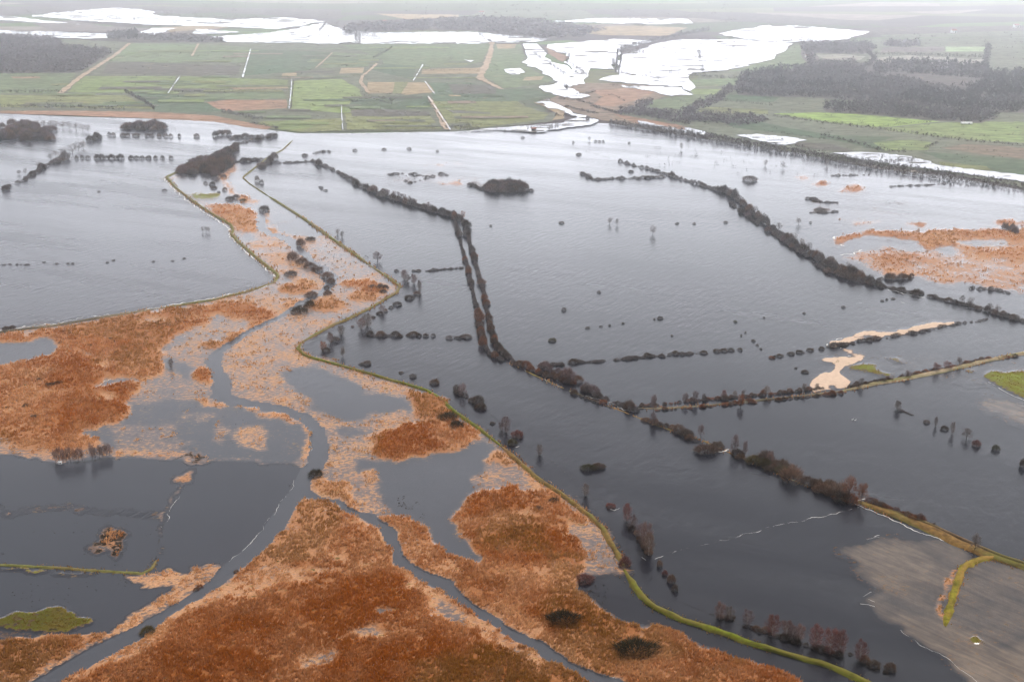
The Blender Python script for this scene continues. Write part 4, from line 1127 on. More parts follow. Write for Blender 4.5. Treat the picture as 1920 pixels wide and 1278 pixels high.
BIRCH = [make_tree_meshes('birch', 1700, M_BIRCH) for _ in range(4)]
ROUND = [make_tree_meshes('round', 1500, M_BARK) for _ in range(4)]
BIRCH_F = [make_tree_meshes('birch', 420, M_BARK) for _ in range(3)]
ROUND_F = [make_tree_meshes('round', 420, M_BARK) for _ in range(3)]
BUSH = [make_bush_mesh(1100) for _ in range(5)]
BUSH_F = [make_bush_mesh(380) for _ in range(5)]
STEMS = [make_stems() for _ in range(2)]
PAL = dict(brown=(.150, .092, .062), grey=(.145, .118, .105), red=(.185, .082, .070), dark=(.082, .062, .048), black=(.034, .030, .016), olive=(.090, .076, .032), mauve=(.170, .115, .108), rust=(.21, .085, .040), pale=(.20, .17, .155))
PROTO = {}
def proto(key, name, builder):
    if key not in PROTO: PROTO[key] = builder()
    return PROTO[key]

def vary(c, a=.16):
    f = random.uniform(1 - a * 1.5, 1 + a * 1.6); g = random.uniform(-.09, .09)
    return (c[0] * f * (1 + g), c[1] * f, c[2] * f * (1 - g), 1)

def tree(kind, x, y, w, h, col, label, group=None, cat='tree', far=False):
    """tree with its foot at photo pixel x, y and w by h photo pixels large: Empty > trunk, crown"""
    p = P(x, y); m = m_per_px(p)
    R_ = math.hypot(p[1], CAM_H); cosd = p[1] / R_
    W_, H_ = w * m, h * m / cosd
    tr, cr = random.choice({'birch': (BIRCH, BIRCH_F), 'round': (ROUND, ROUND_F)}[kind][1 if far else 0])
    o = bpy.data.objects.new('birch_tree' if kind == 'birch' else 'bare_tree', None); COL.objects.link(o)
    o.location = p; o.rotation_euler.z = random.random() * 6.28; o.empty_display_size = 1
    wk = .50 if kind == 'birch' else .70
    o.scale = (W_ / wk, W_ / wk, H_)
    for nm, me in (('trunk', tr), ('crown', cr)):
        c = bpy.data.objects.new(nm, me); COL.objects.link(c); c.parent = o
        c.color = vary(PAL[col])
    return tag(o, label, cat, group)

def bush(x, y, w, h, col, label, group=None, name='willow_bush', parts=False, cat='bush', depth_k=1.0, rz=None):
    p = P(x, y); m = m_per_px(p)
    R_ = math.hypot(p[1], CAM_H); cosd = p[1] / R_; sind = CAM_H / R_
    W_ = w * m; D_ = W_ * depth_k
    H_ = max((h * m - .45 * D_ * sind) / cosd, W_ * .42)
    me = random.choice(BUSH if w > 9 else BUSH_F)
    c = vary(PAL[col])
    sc_ = (W_ * 1.02, D_ * 1.02, H_)
    rot = rz if rz is not None else (random.random() * 6.28 if depth_k == 1 else 0)
    loc = (p[0], p[1] + D_ * .25, -.1)
    if parts:
        o = bpy.data.objects.new(name, None); COL.objects.link(o)
        for nm, q in (('stems', random.choice(STEMS)), ('branches', me)):
            k = bpy.data.objects.new(nm, q); COL.objects.link(k); k.parent = o; k.color = c
    else:
        o = bpy.data.objects.new(name, me); COL.objects.link(o); o.color = c
    o.location = loc; o.rotation_euler.z = rot; o.scale = sc_
    return tag(o, label, cat, group)

PENDING = []
def row(pts, n, w, h, cols, label, group, name='hedge_bush', gap=.05, jit=.25, keep=None):
    """n bushes along a photo line, w and h photo pixels (first, last)"""
    q = S(pts); L = [0]
    for a, b in zip(q[:-1], q[1:]): L.append(L[-1] + math.dist(a, b))
    n = int(n * ((1.7 if w[0] < 12 else 1.25) if name == 'hedge_bush' else 2.1 if name == 'roadside_shrub' else 1.4) + .5)
    for i in range(n):
        if random.random() < gap * .8: continue
        t = (i + .5 + random.uniform(-.3, .3)) / n * L[-1]
        k = max(j for j in range(len(L) - 1) if L[j] <= t + 1e-6); f = (t - L[k]) / (L[k + 1] - L[k] + 1e-9)
        x = q[k][0] + (q[k + 1][0] - q[k][0]) * f; y = q[k][1] + (q[k + 1][1] - q[k][1]) * f
        s = t / L[-1]; sz = min(1.7, random.lognormvariate(-.08, .30)); ww = (w[0] + (w[1] - w[0]) * s) * sz * random.uniform(.85, 1.2); hh = (h[0] + (h[1] - h[0]) * s) * sz * random.uniform(.75, 1.25)
        a = (x + random.gauss(0, jit) * ww * .5, y + random.gauss(0, jit) * ww * .25, ww * .95, hh * .95, random.choice(cols), label, group, name)
        if name == 'hedge_bush': PENDING.append(a)
        else: bush(*a, cat='bush')

# --- hedgerows
row("585,303 612,314 640,327 660,340 683,354", 24, (8, 9), (7, 9), ('grey', 'brown', 'dark'), 'dark bush in the dense hedgerow from the wooded bend to the double row', 'bushes of the hedgerow above the double row')
row("683,354 720,369 757,381 787,390", 26, (8, 9), (9, 11), ('grey', 'mauve', 'dark', 'brown'), 'dark bush in the dense hedgerow from the wooded bend to the double row', 'bushes of the hedgerow above the double row')
row("787,390 813,397 853,408 874,422", 22, (9, 9), (8, 9), ('dark', 'grey'), 'dark bush in the dense hedgerow from the wooded bend to the double row', 'bushes of the hedgerow above the double row')
for x, y, h in ((706, 362, 12), (718, 366, 13), (728, 369, 14), (739, 372, 15), (748, 375, 16), (758, 378, 15), (768, 381, 14), (778, 385, 13), (803, 392, 14)):
    tree('birch', x, y, 9, h, 'mauve', 'small grey tree rising out of the hedgerow above the double row', 'trees in the hedgerow above the double row', far=True)
dl = 'brown bush in the western line of the long double row crossing the lake'
dr = 'brown bush in the eastern line of the long double row crossing the lake'
row("852,412 862,450 870,479 877,509 887,549 897,596 903,632 909,652 918,665 942,678", 46, (7.5, 11), (9, 13), ('brown', 'rust', 'brown', 'grey'), dl, 'western line of the double row', jit=.15)
row("870,415 877,442 887,482 897,515 907,549 915,595 923,630 931,650 945,666 956,675", 46, (8.5, 12), (10, 14), ('brown', 'rust', 'brown', 'dark'), dr, 'eastern line of the double row', jit=.15)
tree('birch', 851, 412, 9, 16, 'rust', 'small rust tree at the head of the western line of the double row', far=True)
tree('birch', 868, 410, 9, 15, 'rust', 'small rust tree at the head of the eastern line of the double row', far=True)
hs_ = 'brown bush in the long hedgerow running southeast to the two tall trees'
gs_ = 'bushes of the southeast hedgerow'
row("960,678 985,690 993,695 1030,708 1078,722", 13, (11, 16), (9, 15), ('brown', 'mauve', 'dark', 'rust'), hs_, gs_)
row("1010,690 1045,702 1085,718", 8, (14, 22), (13, 20), ('brown', 'mauve', 'mauve'), hs_, gs_)
row("1092,732 1120,745 1142,752", 6, (17, 16), (17, 14), ('mauve', 'grey', 'brown'), hs_, gs_, gap=0)
row("1075,738 1110,752 1150,765", 7, (9, 9), (7, 7), ('dark', 'rust', 'brown'), hs_, gs_)
row("1150,757 1180,768 1192,772", 4, (11, 15), (9, 12), ('grey', 'brown'), hs_, gs_)
row("1205,788 1240,800 1262,806", 5, (17, 14), (11, 13), ('brown', 'rust', 'dark'), hs_, gs_)
row("1262,808 1290,820 1308,830", 5, (17, 17), (13, 15), ('brown', 'dark', 'grey'), hs_, gs_, gap=0)
bush(1325, 850, 44, 14, 'brown', 'wide brown bush jutting out of the southeast hedgerow into the open lake', parts=True, depth_k=.5)
bush(1346, 841, 26, 16, 'dark', 'dark bush between the jutting bush and the southeast hedgerow', parts=True)
row("1375,853 1396,862 1420,868", 4, (18, 22), (14, 16), ('brown', 'dark'), hs_, gs_, gap=0)
row("1405,864 1440,880 1470,890 1500,903", 8, (22, 24), (16, 19), ('dark', 'brown', 'dark', 'olive'), hs_, gs_, gap=0)
row("1425,861 1460,878 1485,890", 5, (19, 21), (15, 17), ('brown', 'grey'), hs_, gs_, gap=0)
row("1516,911 1540,922 1570,936 1600,946", 8, (24, 27), (18, 22), ('brown', 'dark', 'rust', 'brown'), hs_, gs_, gap=0)
row("1530,908 1550,918 1580,930", 4, (22, 24), (18, 20), ('brown', 'rust'), hs_, gs_, gap=0)
row("1632,942 1660,954 1690,966 1720,977 1755,988", 15, (14, 12), (10, 12), ('brown', 'rust', 'mauve'), 'low brown bush in the roadside hedge beyond the two tall trees', 'roadside hedge beyond the two tall trees')
tree('round', 1591, 935, 27, 42, 'rust', 'tall round bare tree, first of the pair at the end of the southeast hedgerow')
tree('round', 1614, 943, 21, 38, 'rust', 'slimmer bare tree, second of the pair at the end of the southeast hedgerow')
for x, y, w, h, l in ((1377, 850, 14, 36, 'tall slim bare tree in the southeast hedgerow beside the jutting bush'), (1396, 856, 11, 30, 'slim bare tree following the tallest one in the southeast hedgerow'), (1443, 870, 13, 24, 'small bare tree among the dense middle of the southeast hedgerow'),
                      (1314, 818, 12, 22, 'small bare tree in the southeast hedgerow above the orange bank'), (1225, 772, 12, 32, 'bare tree standing where the road dike leaves the southeast hedgerow'), (1225, 796, 13, 24, 'bare tree on the southeast hedgerow below the start of the road dike'),
                      (1827, 1034, 17, 34, 'lone bare tree by the water beside the dike lane')):
    tree('round', x, y, w, h, 'mauve' if y < 900 else 'grey', l)
for x, y in ((1033, 705), (1060, 715), (1075, 720), (1100, 735), (1120, 745)):
    tree('birch', x, y, 12, 20, 'mauve', 'low reddish tree among the dense first stretch of the southeast hedgerow', 'low trees of the southeast hedgerow', far=True)
# north east hedgerow
ne, gne = 'dark bush in the winding hedgerow between the middle and the eastern lake', 'bushes of the winding eastern hedgerow'
row("1157,302 1185,310 1217,318 1250,327", 20, (5, 7), (5, 6), ('dark', 'grey'), ne, gne, gap=.1)
row("1250,328 1280,338 1313,348 1357,362", 22, (7, 9), (7, 9), ('dark', 'grey', 'brown'), ne, gne)
row("1357,358 1380,375 1413,402 1428,418", 24, (9, 9), (11, 12), ('brown', 'grey', 'dark'), ne, gne)
row("1368,380 1395,402 1422,422", 14, (7, 8), (7, 8), ('grey', 'mauve', 'dark'), ne, gne)
row("1436,420 1455,434 1480,453 1507,474 1540,492", 26, (9, 12), (11, 15), ('brown', 'grey', 'dark'), ne, gne)
row("1442,432 1470,454 1500,474 1516,484", 16, (9, 9), (9, 9), ('grey', 'brown', 'mauve'), ne, gne)
row("1530,497 1540,503 1550,510", 4, (9, 9), (8, 8), ('brown', 'dark'), ne, gne)
row("1550,497 1580,507 1610,521 1640,535", 16, (16, 17), (17, 19), ('dark', 'brown', 'dark', 'grey'), ne, gne, gap=0)
row("1552,508 1580,519 1620,532", 10, (14, 15), (12, 13), ('dark', 'brown'), ne, gne)
row("1620,528 1660,540 1700,548 1733,554", 18, (12, 11), (9, 9), ('dark', 'dark', 'brown'), ne, gne)
row("1742,556 1780,566 1810,573 1837,581", 15, (10, 11), (8, 9), ('dark', 'grey'), ne, gne)
row("1848,582 1870,590 1895,598 1935,608", 11, (10, 12), (9, 10), ('dark', 'grey', 'brown'), ne, gne)
for x, y, h in ((1366, 364, 12), (1388, 380, 12), (1415, 400, 13), (1432, 414, 13), (1460, 432, 14), (1488, 452, 13), (1503, 462, 14), (1516, 470, 14), (1560, 500, 16), (1590, 508, 16), (1803, 568, 14), (1818, 572, 14), (1855, 582, 13), (1870, 586, 13)):
    tree('round', x, y, 12, h + 2, 'grey', 'small grey tree standing up out of the winding eastern hedgerow', 'trees in the winding eastern hedgerow', far=True)
row("1092,325 1103,332 1114,338", 5, (8, 8), (7, 6), ('dark',), 'dark bush on the short side of the half open bush rectangle', 'bushes of the half open rectangle', gap=0)
row("1116,338 1150,336 1200,335 1245,333", 18, (8, 8), (5, 5), ('dark', 'grey'), 'dark bush on the long side of the half open bush rectangle', 'long side of the half open rectangle')
# cross hedge, middle of the lake
cr, gcr = 'clipped dark bush in the cross hedge leading to the sand bank', 'bushes of the cross hedge'
row("1016,687 1035,686 1060,684", 5, (10, 11), (7, 8), ('dark', 'grey'), cr, gcr, gap=0)
row("1074,682 1100,680 1133,678", 7, (11, 11), (7, 7), ('grey', 'dark'), cr, gcr, gap=0)
row("1152,676 1190,673 1220,670 1247,668", 11, (11, 11), (7, 7), ('grey', 'dark'), cr, gcr, gap=0)
row("1257,667 1283,665 1308,663", 6, (9, 10), (6, 6), ('dark', 'grey'), cr, gcr, gap=0)
for x, y, w in ((1320, 663, 14), (1345, 660, 14), (1358, 659, 14), (1371, 658, 12), (1388, 657, 9), (1463, 669, 13), (1484, 665, 13), (1500, 662, 14), (1520, 658, 13), (1541, 655, 10), (1452, 671, 6)):
    bush(x, y, w, 7, 'dark', cr, gcr, 'hedge_bush')
row("1552,652 1578,648 1604,644", 6, (11, 10), (7, 7), ('dark', 'grey'), 'dark bush along the lower edge of the narrow sand bank', 'bushes along the sand bank', gap=0)
row("1612,641 1640,637 1680,631 1720,624 1760,615 1800,608 1855,599", 20, (11, 7), (6, 5), ('dark', 'olive', 'brown'), 'dark bush along the lower edge of the narrow sand bank', 'bushes along the sand bank', gap=.15)
# road dike rows
rd, grd = 'low brown shrub lining the road dike', 'shrubs lining the road dike'
row("1192,763 1240,759 1300,753 1360,747 1440,741 1510,733 1552,730", 34, (8, 9), (7, 8), ('brown', 'rust', 'dark', 'grey'), rd, grd, 'roadside_shrub', gap=.15)
row("1230,771 1300,766 1360,760 1440,752 1510,746 1580,739", 26, (7, 9), (5, 6), ('dark', 'rust', 'brown'), rd, grd, 'roadside_shrub', gap=.25)
row("1592,727 1625,721 1670,713 1710,705", 13, (9, 9), (6, 7), ('brown', 'dark'), rd, grd, 'roadside_shrub', gap=.1)
row("1716,703 1760,695 1810,684 1850,676 1905,668", 18, (10, 9), (7, 6), ('rust', 'brown', 'dark'), rd, grd, 'roadside_shrub', gap=.1)
for x, y, w, h, c, l in ((1285, 757, 12, 20, 'mauve', 'pale bare tree, first in the line along the road dike'), (1303, 755, 14, 23, 'mauve', 'round mauve tree, second in the line along the road dike'), (1319, 754, 9, 17, 'grey', 'thin grey tree beside the mauve one on the road dike'),
        (1357, 748, 11, 18, 'red', 'reddish tree on the road dike between thin ones'), (1377, 746, 8, 15, 'pale', 'thin pale tree next to the reddish one on the road dike'), (1393, 745, 8, 15, 'grey', 'thin grey sapling on the orange patch of the road dike'), (1389, 762, 14, 24, 'rust', 'rust tree on the lake side of the road dike'),
        (1437, 742, 12, 20, 'pale', 'pale feathery tree halfway along the road dike'), (1507, 735, 10, 17, 'grey', 'grey tree on the road dike just before the sand spit'), (1531, 731, 9, 13, 'pale', 'small pale tree at the foot of the sand spit'),
        (1614, 725, 12, 17, 'grey', 'grey tree on the road dike just past the sand spit'), (1702, 708, 14, 14, 'mauve', 'mauve round tree on the track below the green patch'), (1755, 696, 16, 16, 'red', 'reddish brown round tree on the track, first of three'), (1777, 692, 17, 15, 'red', 'darker red round tree on the track, second of three'), (1798, 686, 13, 16, 'grey', 'grey round tree on the track, third of three')):
    tree('round', x, y, w, h, c, l)
# eastern chain
chain = 'in the broken chain of trees in the eastern flood'
tree('birch', 1683, 768, 13, 17, 'grey', 'grey tree heading the broken chain of trees in the eastern flood')
row("1686,769 1700,774 1713,779", 5, (8, 7), (4, 3), ('dark',), 'low dark bush trailing behind the first tree of the eastern chain', 'low bushes behind the first tree of the eastern chain', gap=0)
bush(1738, 793, 11, 8, 'grey', 'small grey bush ' + chain)
tree('birch', 1754, 799, 7, 18, 'grey', 'tall thin grey tree ' + chain)
bush(1772, 806, 14, 10, 'dark', 'low dark bush between thin trees ' + chain)
tree('birch', 1785, 813, 8, 23, 'grey', 'taller forked grey tree ' + chain)
tree('round', 1812, 822, 17, 20, 'grey', 'broad grey tree ' + chain)
bush(1832, 837, 15, 15, 'red', 'round red bush ' + chain, parts=True)
bush(1868, 844, 14, 13, 'olive', 'round olive grey bush ending the chain in the eastern flood', parts=True)
bush(1919, 876, 12, 20, 'dark', 'dark bush at the far eastern end beyond the chain of trees')
# chain beside the green dike
for a in ((643, 668, 10, 18, 'grey', 'grey tree in the water at the bend of the green dike'),):
    tree('round', *a[:4], a[4], a[5])
for x, y, w, h, c, l in ((687, 684, 16, 10, 'grey', 'round grey bush after the tree at the bend of the green dike'), (676, 684, 8, 5, 'dark', 'tiny dark bush leaning on the round grey one by the green dike'),
        (774, 708, 13, 9, 'grey', 'solitary grey bush halfway along the upper green dike'), (752, 700, 9, 4, 'dark', 'flat dark bush before the solitary grey bush by the green dike'), (815, 720, 17, 12, 'brown', 'brown bush with two saplings beside the green dike'),
        (960, 834, 17, 14, 'olive', 'olive round bush with pale straw beside it'), (970, 820, 22, 16, 'red', 'dark red round bush above the olive one'), (923, 795, 10, 6, 'dark', 'tiny dark bush before the feathery tree by the green dike')):
    bush(x, y, w, h, c, l, parts=w > 13)
row("855,735 868,742 878,747", 4, (14, 13), (12, 9), ('dark', 'brown'), 'dark bush under the tree in the short hedge by the green dike', 'first part of the short hedge by the green dike', gap=0)
row("886,751 895,758 903,767", 4, (16, 17), (12, 14), ('dark', 'brown'), 'rounded brown bush in the lower half of the short hedge by the green dike', 'lower half of the short hedge by the green dike', gap=0)
tree('round', 868, 741, 15, 22, 'mauve', 'mauve bare tree on the short hedge by the green dike')
tree('birch', 856, 734, 10, 14, 'grey', 'little grey tree at the upper end of the short hedge by the green dike')
tree('birch', 949, 810, 16, 30, 'mauve', 'feathery mauve tree rising between the olive bush and the short hedge')
tree('birch', 940, 806, 10, 15, 'mauve', 'small mauve tree at the foot of the feathery one')
tree('birch', 1012, 852, 12, 19, 'grey', 'small grey tree alone in the water below the red bush')
bush(1104, 882, 30, 14, 'olive', 'long olive bush alone in the dark lake', parts=True, depth_k=.6)
bush(1122, 879, 24, 14, 'brown', 'brown end of the long bush pair alone in the dark lake', parts=True, depth_k=.7)
tree('birch', 1098, 929, 13, 23, 'grey', 'grey tree alone between the long bush and the bottom chain')
bush(1145, 952, 17, 11, 'red', 'reddish bush with pale driftwood under it', parts=True)
tree('birch', 1175, 976, 16, 32, 'red', 'red birch at the upper end of the chain by the straw coloured dike')
tree('birch', 1187, 990, 16, 24, 'mauve', 'second mauve birch of the chain by the straw coloured dike')
tree('birch', 1200, 1008, 17, 26, 'mauve', 'third mauve birch of the chain by the straw coloured dike')
tree('birch', 1210, 1026, 22, 46, 'mauve', 'largest mauve birch in the chain by the straw coloured dike')
tree('birch', 1216, 1040, 20, 40, 'brown', 'brown birch just below the largest one by the straw coloured dike')
row("1178,984 1195,1003 1205,1018 1216,1042", 8, (11, 15), (9, 12), ('dark', 'brown'), 'dark undergrowth bush at the feet of the birch chain by the straw coloured dike', 'undergrowth of the birch chain by the straw coloured dike', gap=0)
for x, y, w, h, c, l in ((1237, 1062, 10, 15, 'brown', 'brown bush below the driftwood under the birch chain'), (1247, 1078, 10, 12, 'red', 'small red bush further down from the driftwood'), (1259, 1092, 15, 18, 'brown', 'brown bush near the lower end of the birch chain'), (1266, 1108, 11, 16, 'dark', 'last dark bush at the lower end of the birch chain')):
    bush(x, y, w, h, c, l)
bush(1172, 1062, 21, 24, 'red', 'reddish bush on the dike where straw meets green grass', parts=True)
# birch row at the bottom
for x, y, w, h, c, l in ((1349, 1160, 20, 31, 'mauve', 'pale mauve birch, first in the row at the bottom of the lake'), (1367, 1160, 15, 23, 'grey', 'smaller grey birch beside the first one of the bottom row'), (1401, 1170, 20, 26, 'mauve', 'mauve birch starting the dense part of the bottom row'),
        (1448, 1190, 25, 36, 'red', 'red birch with white trunk in the upper part of the bottom row'), (1474, 1193, 20, 30, 'mauve', 'mauve birch between red ones in the bottom row'), (1486, 1197, 16, 26, 'mauve', 'slim mauve birch in the middle of the bottom row'), (1499, 1200, 17, 30, 'mauve', 'slim pale birch just before the two red clumps of the bottom row'),
        (1528, 1213, 26, 40, 'red', 'bright red birch, first of the red clumps in the bottom row'), (1556, 1224, 28, 46, 'red', 'largest red birch of the bottom row'), (1574, 1224, 24, 42, 'red', 'red birch beside the largest one of the bottom row'), (1612, 1238, 22, 36, 'red', 'red birch standing apart near the lower end of the bottom row')):
    tree('birch', x, y, w, h, c, l)
row("1395,1174 1420,1183 1450,1192 1500,1208 1540,1220 1582,1234", 16, (14, 16), (11, 12), ('dark', 'brown', 'dark'), 'dark undergrowth bush beneath the birches of the bottom row', 'undergrowth of the bottom birch row', gap=.05)
row("1342,1158 1360,1162 1374,1164", 3, (13, 12), (9, 9), ('dark',), 'dark undergrowth bush beneath the first two birches of the bottom row', 'undergrowth of the first two bottom birches', gap=0)
for x, y, w, h, c, l in ((1623, 1243, 18, 18, 'brown', 'brown bush beside the birch standing apart'), (1640, 1252, 24, 17, 'dark', 'broad dark bush near the end of the bottom row'), (1595, 1228, 9, 6, 'dark', 'tiny dark bush in the gap of the bottom row'), (1671, 1258, 20, 19, 'brown', 'round brown bush, last of the bottom row'), (1661, 1262, 10, 8, 'dark', 'small dark bush touching the last round one of the bottom row')):
    bush(x, y, w, h, c, l, parts=w > 13)
# chain along the pointed dike
for x, y, w, h, c, l in ((758, 523, 13, 17, 'mauve', 'mauve tree, uppermost of the three by the pointed dike'), (764, 529, 11, 14, 'grey', 'grey tree, middle of the three by the pointed dike'), (776, 532, 12, 18, 'mauve', 'mauve tree, lowest of the three by the pointed dike'), (787, 548, 9, 23, 'grey', 'tall thin grey tree below the three by the pointed dike'),
        (690, 611, 19, 24, 'grey', 'big grey tree beside the narrow dike'), (678, 616, 17, 20, 'mauve', 'big mauve tree next to the big grey one'), (717, 586, 11, 14, 'mauve', 'small mauve tree halfway down the chain by the pointed dike'),
        (640, 627, 13, 17, 'grey', 'grey tree where the dike turns south'), (620, 643, 12, 20, 'mauve', 'slim mauve tree below the dike turning'), (606, 657, 12, 17, 'rust', 'rust tree near the corner of the dike'),
        (321, 690, 9, 18, 'grey', 'lone grey tree in the white water beside the rust reed bed')):
    tree('birch', x, y, w, h, c, l)
for x, y, w, h, c, l in ((782, 552, 13, 8, 'brown', 'brown bush beneath the tall thin tree by the pointed dike'), (767, 561, 17, 10, 'dark', 'dark broad bush with straw in front below the tall thin tree'), (745, 573, 16, 9, 'dark', 'dark oval bush halfway down the chain by the pointed dike'), (733, 578, 9, 6, 'dark', 'little dark bush beside the dark oval one'), (723, 584, 8, 7, 'brown', 'brown small bush beside the small mauve tree'), (712, 589, 12, 7, 'dark', 'dark bush under the small mauve tree'), (700, 596, 8, 5, 'dark', 'tiny dark bush next to the big grey tree'), (661, 613, 6, 4, 'rust', 'tiny rust bush alone beside the big mauve tree'), (628, 640, 15, 12, 'grey', 'grey bush between the dike turning and the slim mauve tree'), (611, 659, 14, 10, 'dark', 'dark bush under the rust tree near the corner of the dike')):
    bush(x, y, w, h, c, l)
tree('round', 708, 490, 16, 19, 'mauve', 'round mauve tree alone in the lake above the pointed dike')
tree('birch', 633, 440, 7, 11, 'grey', 'first of two thin grey trees above the narrow strip of dike', far=True)
tree('birch', 641, 445, 8, 12, 'grey', 'second, slightly larger thin grey tree above the narrow strip of dike', far=True)
# bush islands in the western part of the lake
row("692,630 720,631 756,631", 7, (12, 14), (9, 9), ('dark', 'brown', 'grey'), 'dark bush in the longest bush island before the double row', 'longest bush island before the double row', gap=0)
row("760,631 775,631", 2, (12, 12), (7, 7), ('dark',), 'dark bush in the short island next to the longest one', 'short bush island', gap=0)
for x, w, l in ((785, 10, 'round dark bush after the short bush island'), (798, 11, 'grey bush just before the last tiny one of the island row'), (812, 9, 'tiny brown bush ending the island row')):
    bush(x, 631, w, 8, 'grey' if w > 10 else 'dark', l)
row("844,634 860,634 878,634", 4, (13, 12), (9, 8), ('dark', 'grey'), 'dark bush in the island touching the double row', 'bush island touching the double row', gap=0)
row("798,509 830,506 868,503", 13, (5, 5.5), (4, 4), ('dark',), 'small dark bush in the thin line ending at the double row', 'thin bush line ending at the double row', gap=.08)
for x, w in ((743, 9), (775, 6), (784, 10)): bush(x, 509, w, 5, 'dark', 'small dark bush in the thin line ending at the double row', 'thin bush line ending at the double row')
# wooded island and the scattered singles of the middle lake
def grove(poly, n, h, cols, label, group, far=True, w=11):
    pa = S(poly); k = 0; n = int(n * 1.35); w *= 1.3
    lo = (min(p[0] for p in pa), min(p[1] for p in pa)); hi = (max(p[0] for p in pa), max(p[1] for p in pa))
    while k < n:
        x, y = random.uniform(lo[0], hi[0]), random.uniform(lo[1], hi[1])
        if not inside(np.array([x]), np.array([y]), pa)[0]: continue
        k += 1
        bush(x, y, w * random.uniform(.8, 1.25), h * random.uniform(.6, 1.2), random.choice(cols), label, group, 'alder_bush', cat='bush')
grove("907,358 925,348 950,346 975,350 992,360 970,362 930,362", 46, 15, ('brown', 'mauve', 'brown', 'dark'), 'leafless alder in the dense dome shaped island grove', 'alders of the island grove', w=13)
grove("226,243 245,240 275,238 300,238 312,242 300,245 250,246", 24, 15, ('dark', 'brown', 'mauve'), 'leafless alder in the dark flooded grove by the north western shore', 'alders of the north western grove', w=13)
grove("-20,258 20,252 60,258 107,262 80,265 20,265 -20,264", 30, 17, ('brown', 'dark', 'mauve'), 'leafless alder in the grove at the western edge of the lake', 'alders of the western edge grove', w=13)
grove("0,236 40,233 75,240 100,246 60,250 0,250", 18, 13, ('brown', 'mauve'), 'leafless alder in the grove at the western edge of the lake', 'alders of the western edge grove', w=12)
grove("333,328 345,312 362,305 378,300 372,318 360,328", 20, 13, ('brown', 'mauve', 'grey'), 'leafless alder in the smaller wood at the river bend', 'alders of the smaller river bend wood', w=13)
grove("376,328 380,308 395,296 415,294 432,300 425,316 408,332 395,330", 36, 17, ('brown', 'mauve', 'brown', 'dark'), 'leafless alder in the large wood at the river bend', 'alders of the large river bend wood', w=14)
grove("395,297 425,285 450,268 440,282 430,298 410,298", 26, 12, ('grey', 'dark', 'brown'), 'grey alder in the belt between the river bend woods', 'alders of the river bend belt', w=11)
row("432,262 455,259 480,257 520,256", 18, (9, 8), (7, 6), ('dark', 'grey'), 'dark shrub on the bank at the head of the old river', 'shrubs at the head of the old river', 'bank_shrub')
row("440,272 465,266 490,262 510,258", 12, (8, 7), (7, 6), ('dark', 'grey', 'brown'), 'dark shrub on the bank at the head of the old river', 'shrubs at the head of the old river', 'bank_shrub')
row("445,304 470,304 490,300", 7, (8, 8), (6, 5), ('dark',), 'dark shrub on the orange river island', 'shrubs on the orange river island', 'bank_shrub')
row("488,318 496,310 506,304 516,298", 7, (13, 11), (10, 10), ('dark', 'grey'), 'dark bush in the short thick hedge across the dike', 'short thick hedge across the dike', gap=0)
row("520,307 540,306 560,305 583,303", 12, (6, 6), (4, 4), ('dark',), 'low dark bush in the thin hedge joining the long hedgerow', 'thin hedge joining the long hedgerow')
row("582,289 600,286 620,285", 5, (7, 5), (4, 3), ('dark', 'grey'), 'low bush on the faint line above the long hedgerow', 'bushes on the faint line above the long hedgerow', gap=.2)
bush(571, 293, 11, 6, 'dark', 'slanting dark bush just above the start of the long hedgerow')
# western lake lines
row("2,357 12,353 22,349", 3, (12, 12), (10, 9), ('grey', 'dark'), 'grey bush at the lowest end of the western tree line', 'lowest end of the western tree line', gap=0)
row("32,344 50,336 62,326 80,316 100,306 125,298", 14, (9, 12), (8, 10), ('grey', 'dark', 'pale'), 'grey bush in the slanting western tree line', 'bushes of the slanting western tree line', gap=.1)
for x, y, w, h in ((48, 326, 8, 11), (36, 327, 9, 8), (73, 313, 10, 10), (95, 300, 11, 13), (105, 294, 12, 12), (120, 291, 14, 16), (136, 288, 16, 18), (148, 283, 16, 18), (156, 278, 13, 14), (128, 298, 12, 12)):
    tree('round', x, y, w, h, 'grey', 'rounded grey tree in the slanting western tree line', 'trees of the slanting western tree line', far=True)
row("164,266 175,262 188,258", 5, (14, 11), (13, 11), ('grey', 'dark'), 'dark bush in the clump ending the slanting western tree line', 'clump ending the western tree line', gap=0)
for x, y in ((70, 238), (82, 238), (95, 238), (106, 239), (118, 240), (130, 241), (143, 243), (155, 245), (165, 247)):
    tree('round', x, y, 12, 13, 'grey', 'grey tree in the row running from the western edge grove', 'row from the western edge grove', far=True)
for x, y, w in ((230, 256, 10), (239, 256, 9), (254, 256, 13), (275, 256, 8), (284, 256, 8), (298, 257, 8), (310, 257, 9), (320, 257, 7), (336, 257, 6), (368, 257, 10), (204, 254, 7), (212, 255, 8)):
    bush(x, y, w, 8, 'grey', 'small grey bush in the broken row below the north western grove', 'broken row below the north western grove')
for x, w in ((143, 7), (153, 7), (164, 9), (181, 11), (190, 11), (200, 9), (208, 11), (217, 9), (225, 13), (245, 10), (256, 9), (266, 9), (278, 10), (291, 8), (304, 8), (320, 8)):
    bush(x, 298, w, 8 if w < 11 else 11, 'dark', 'dark bush in the level row across the north western water', 'level row across the north western water')
for x, y, w in ((403, 256, 10), (412, 254, 13), (422, 253, 15), (430, 254, 9)):
    bush(x, y, w, 12, 'grey', 'grey bush in the tree clump by the green spit of the old river', 'clump by the green spit')
row("0,497 55,497", 5, (6, 6), (3, 3), ('dark',), 'tiny dark bush in the dotted line on the western lake', 'dotted line on the western lake', gap=0)
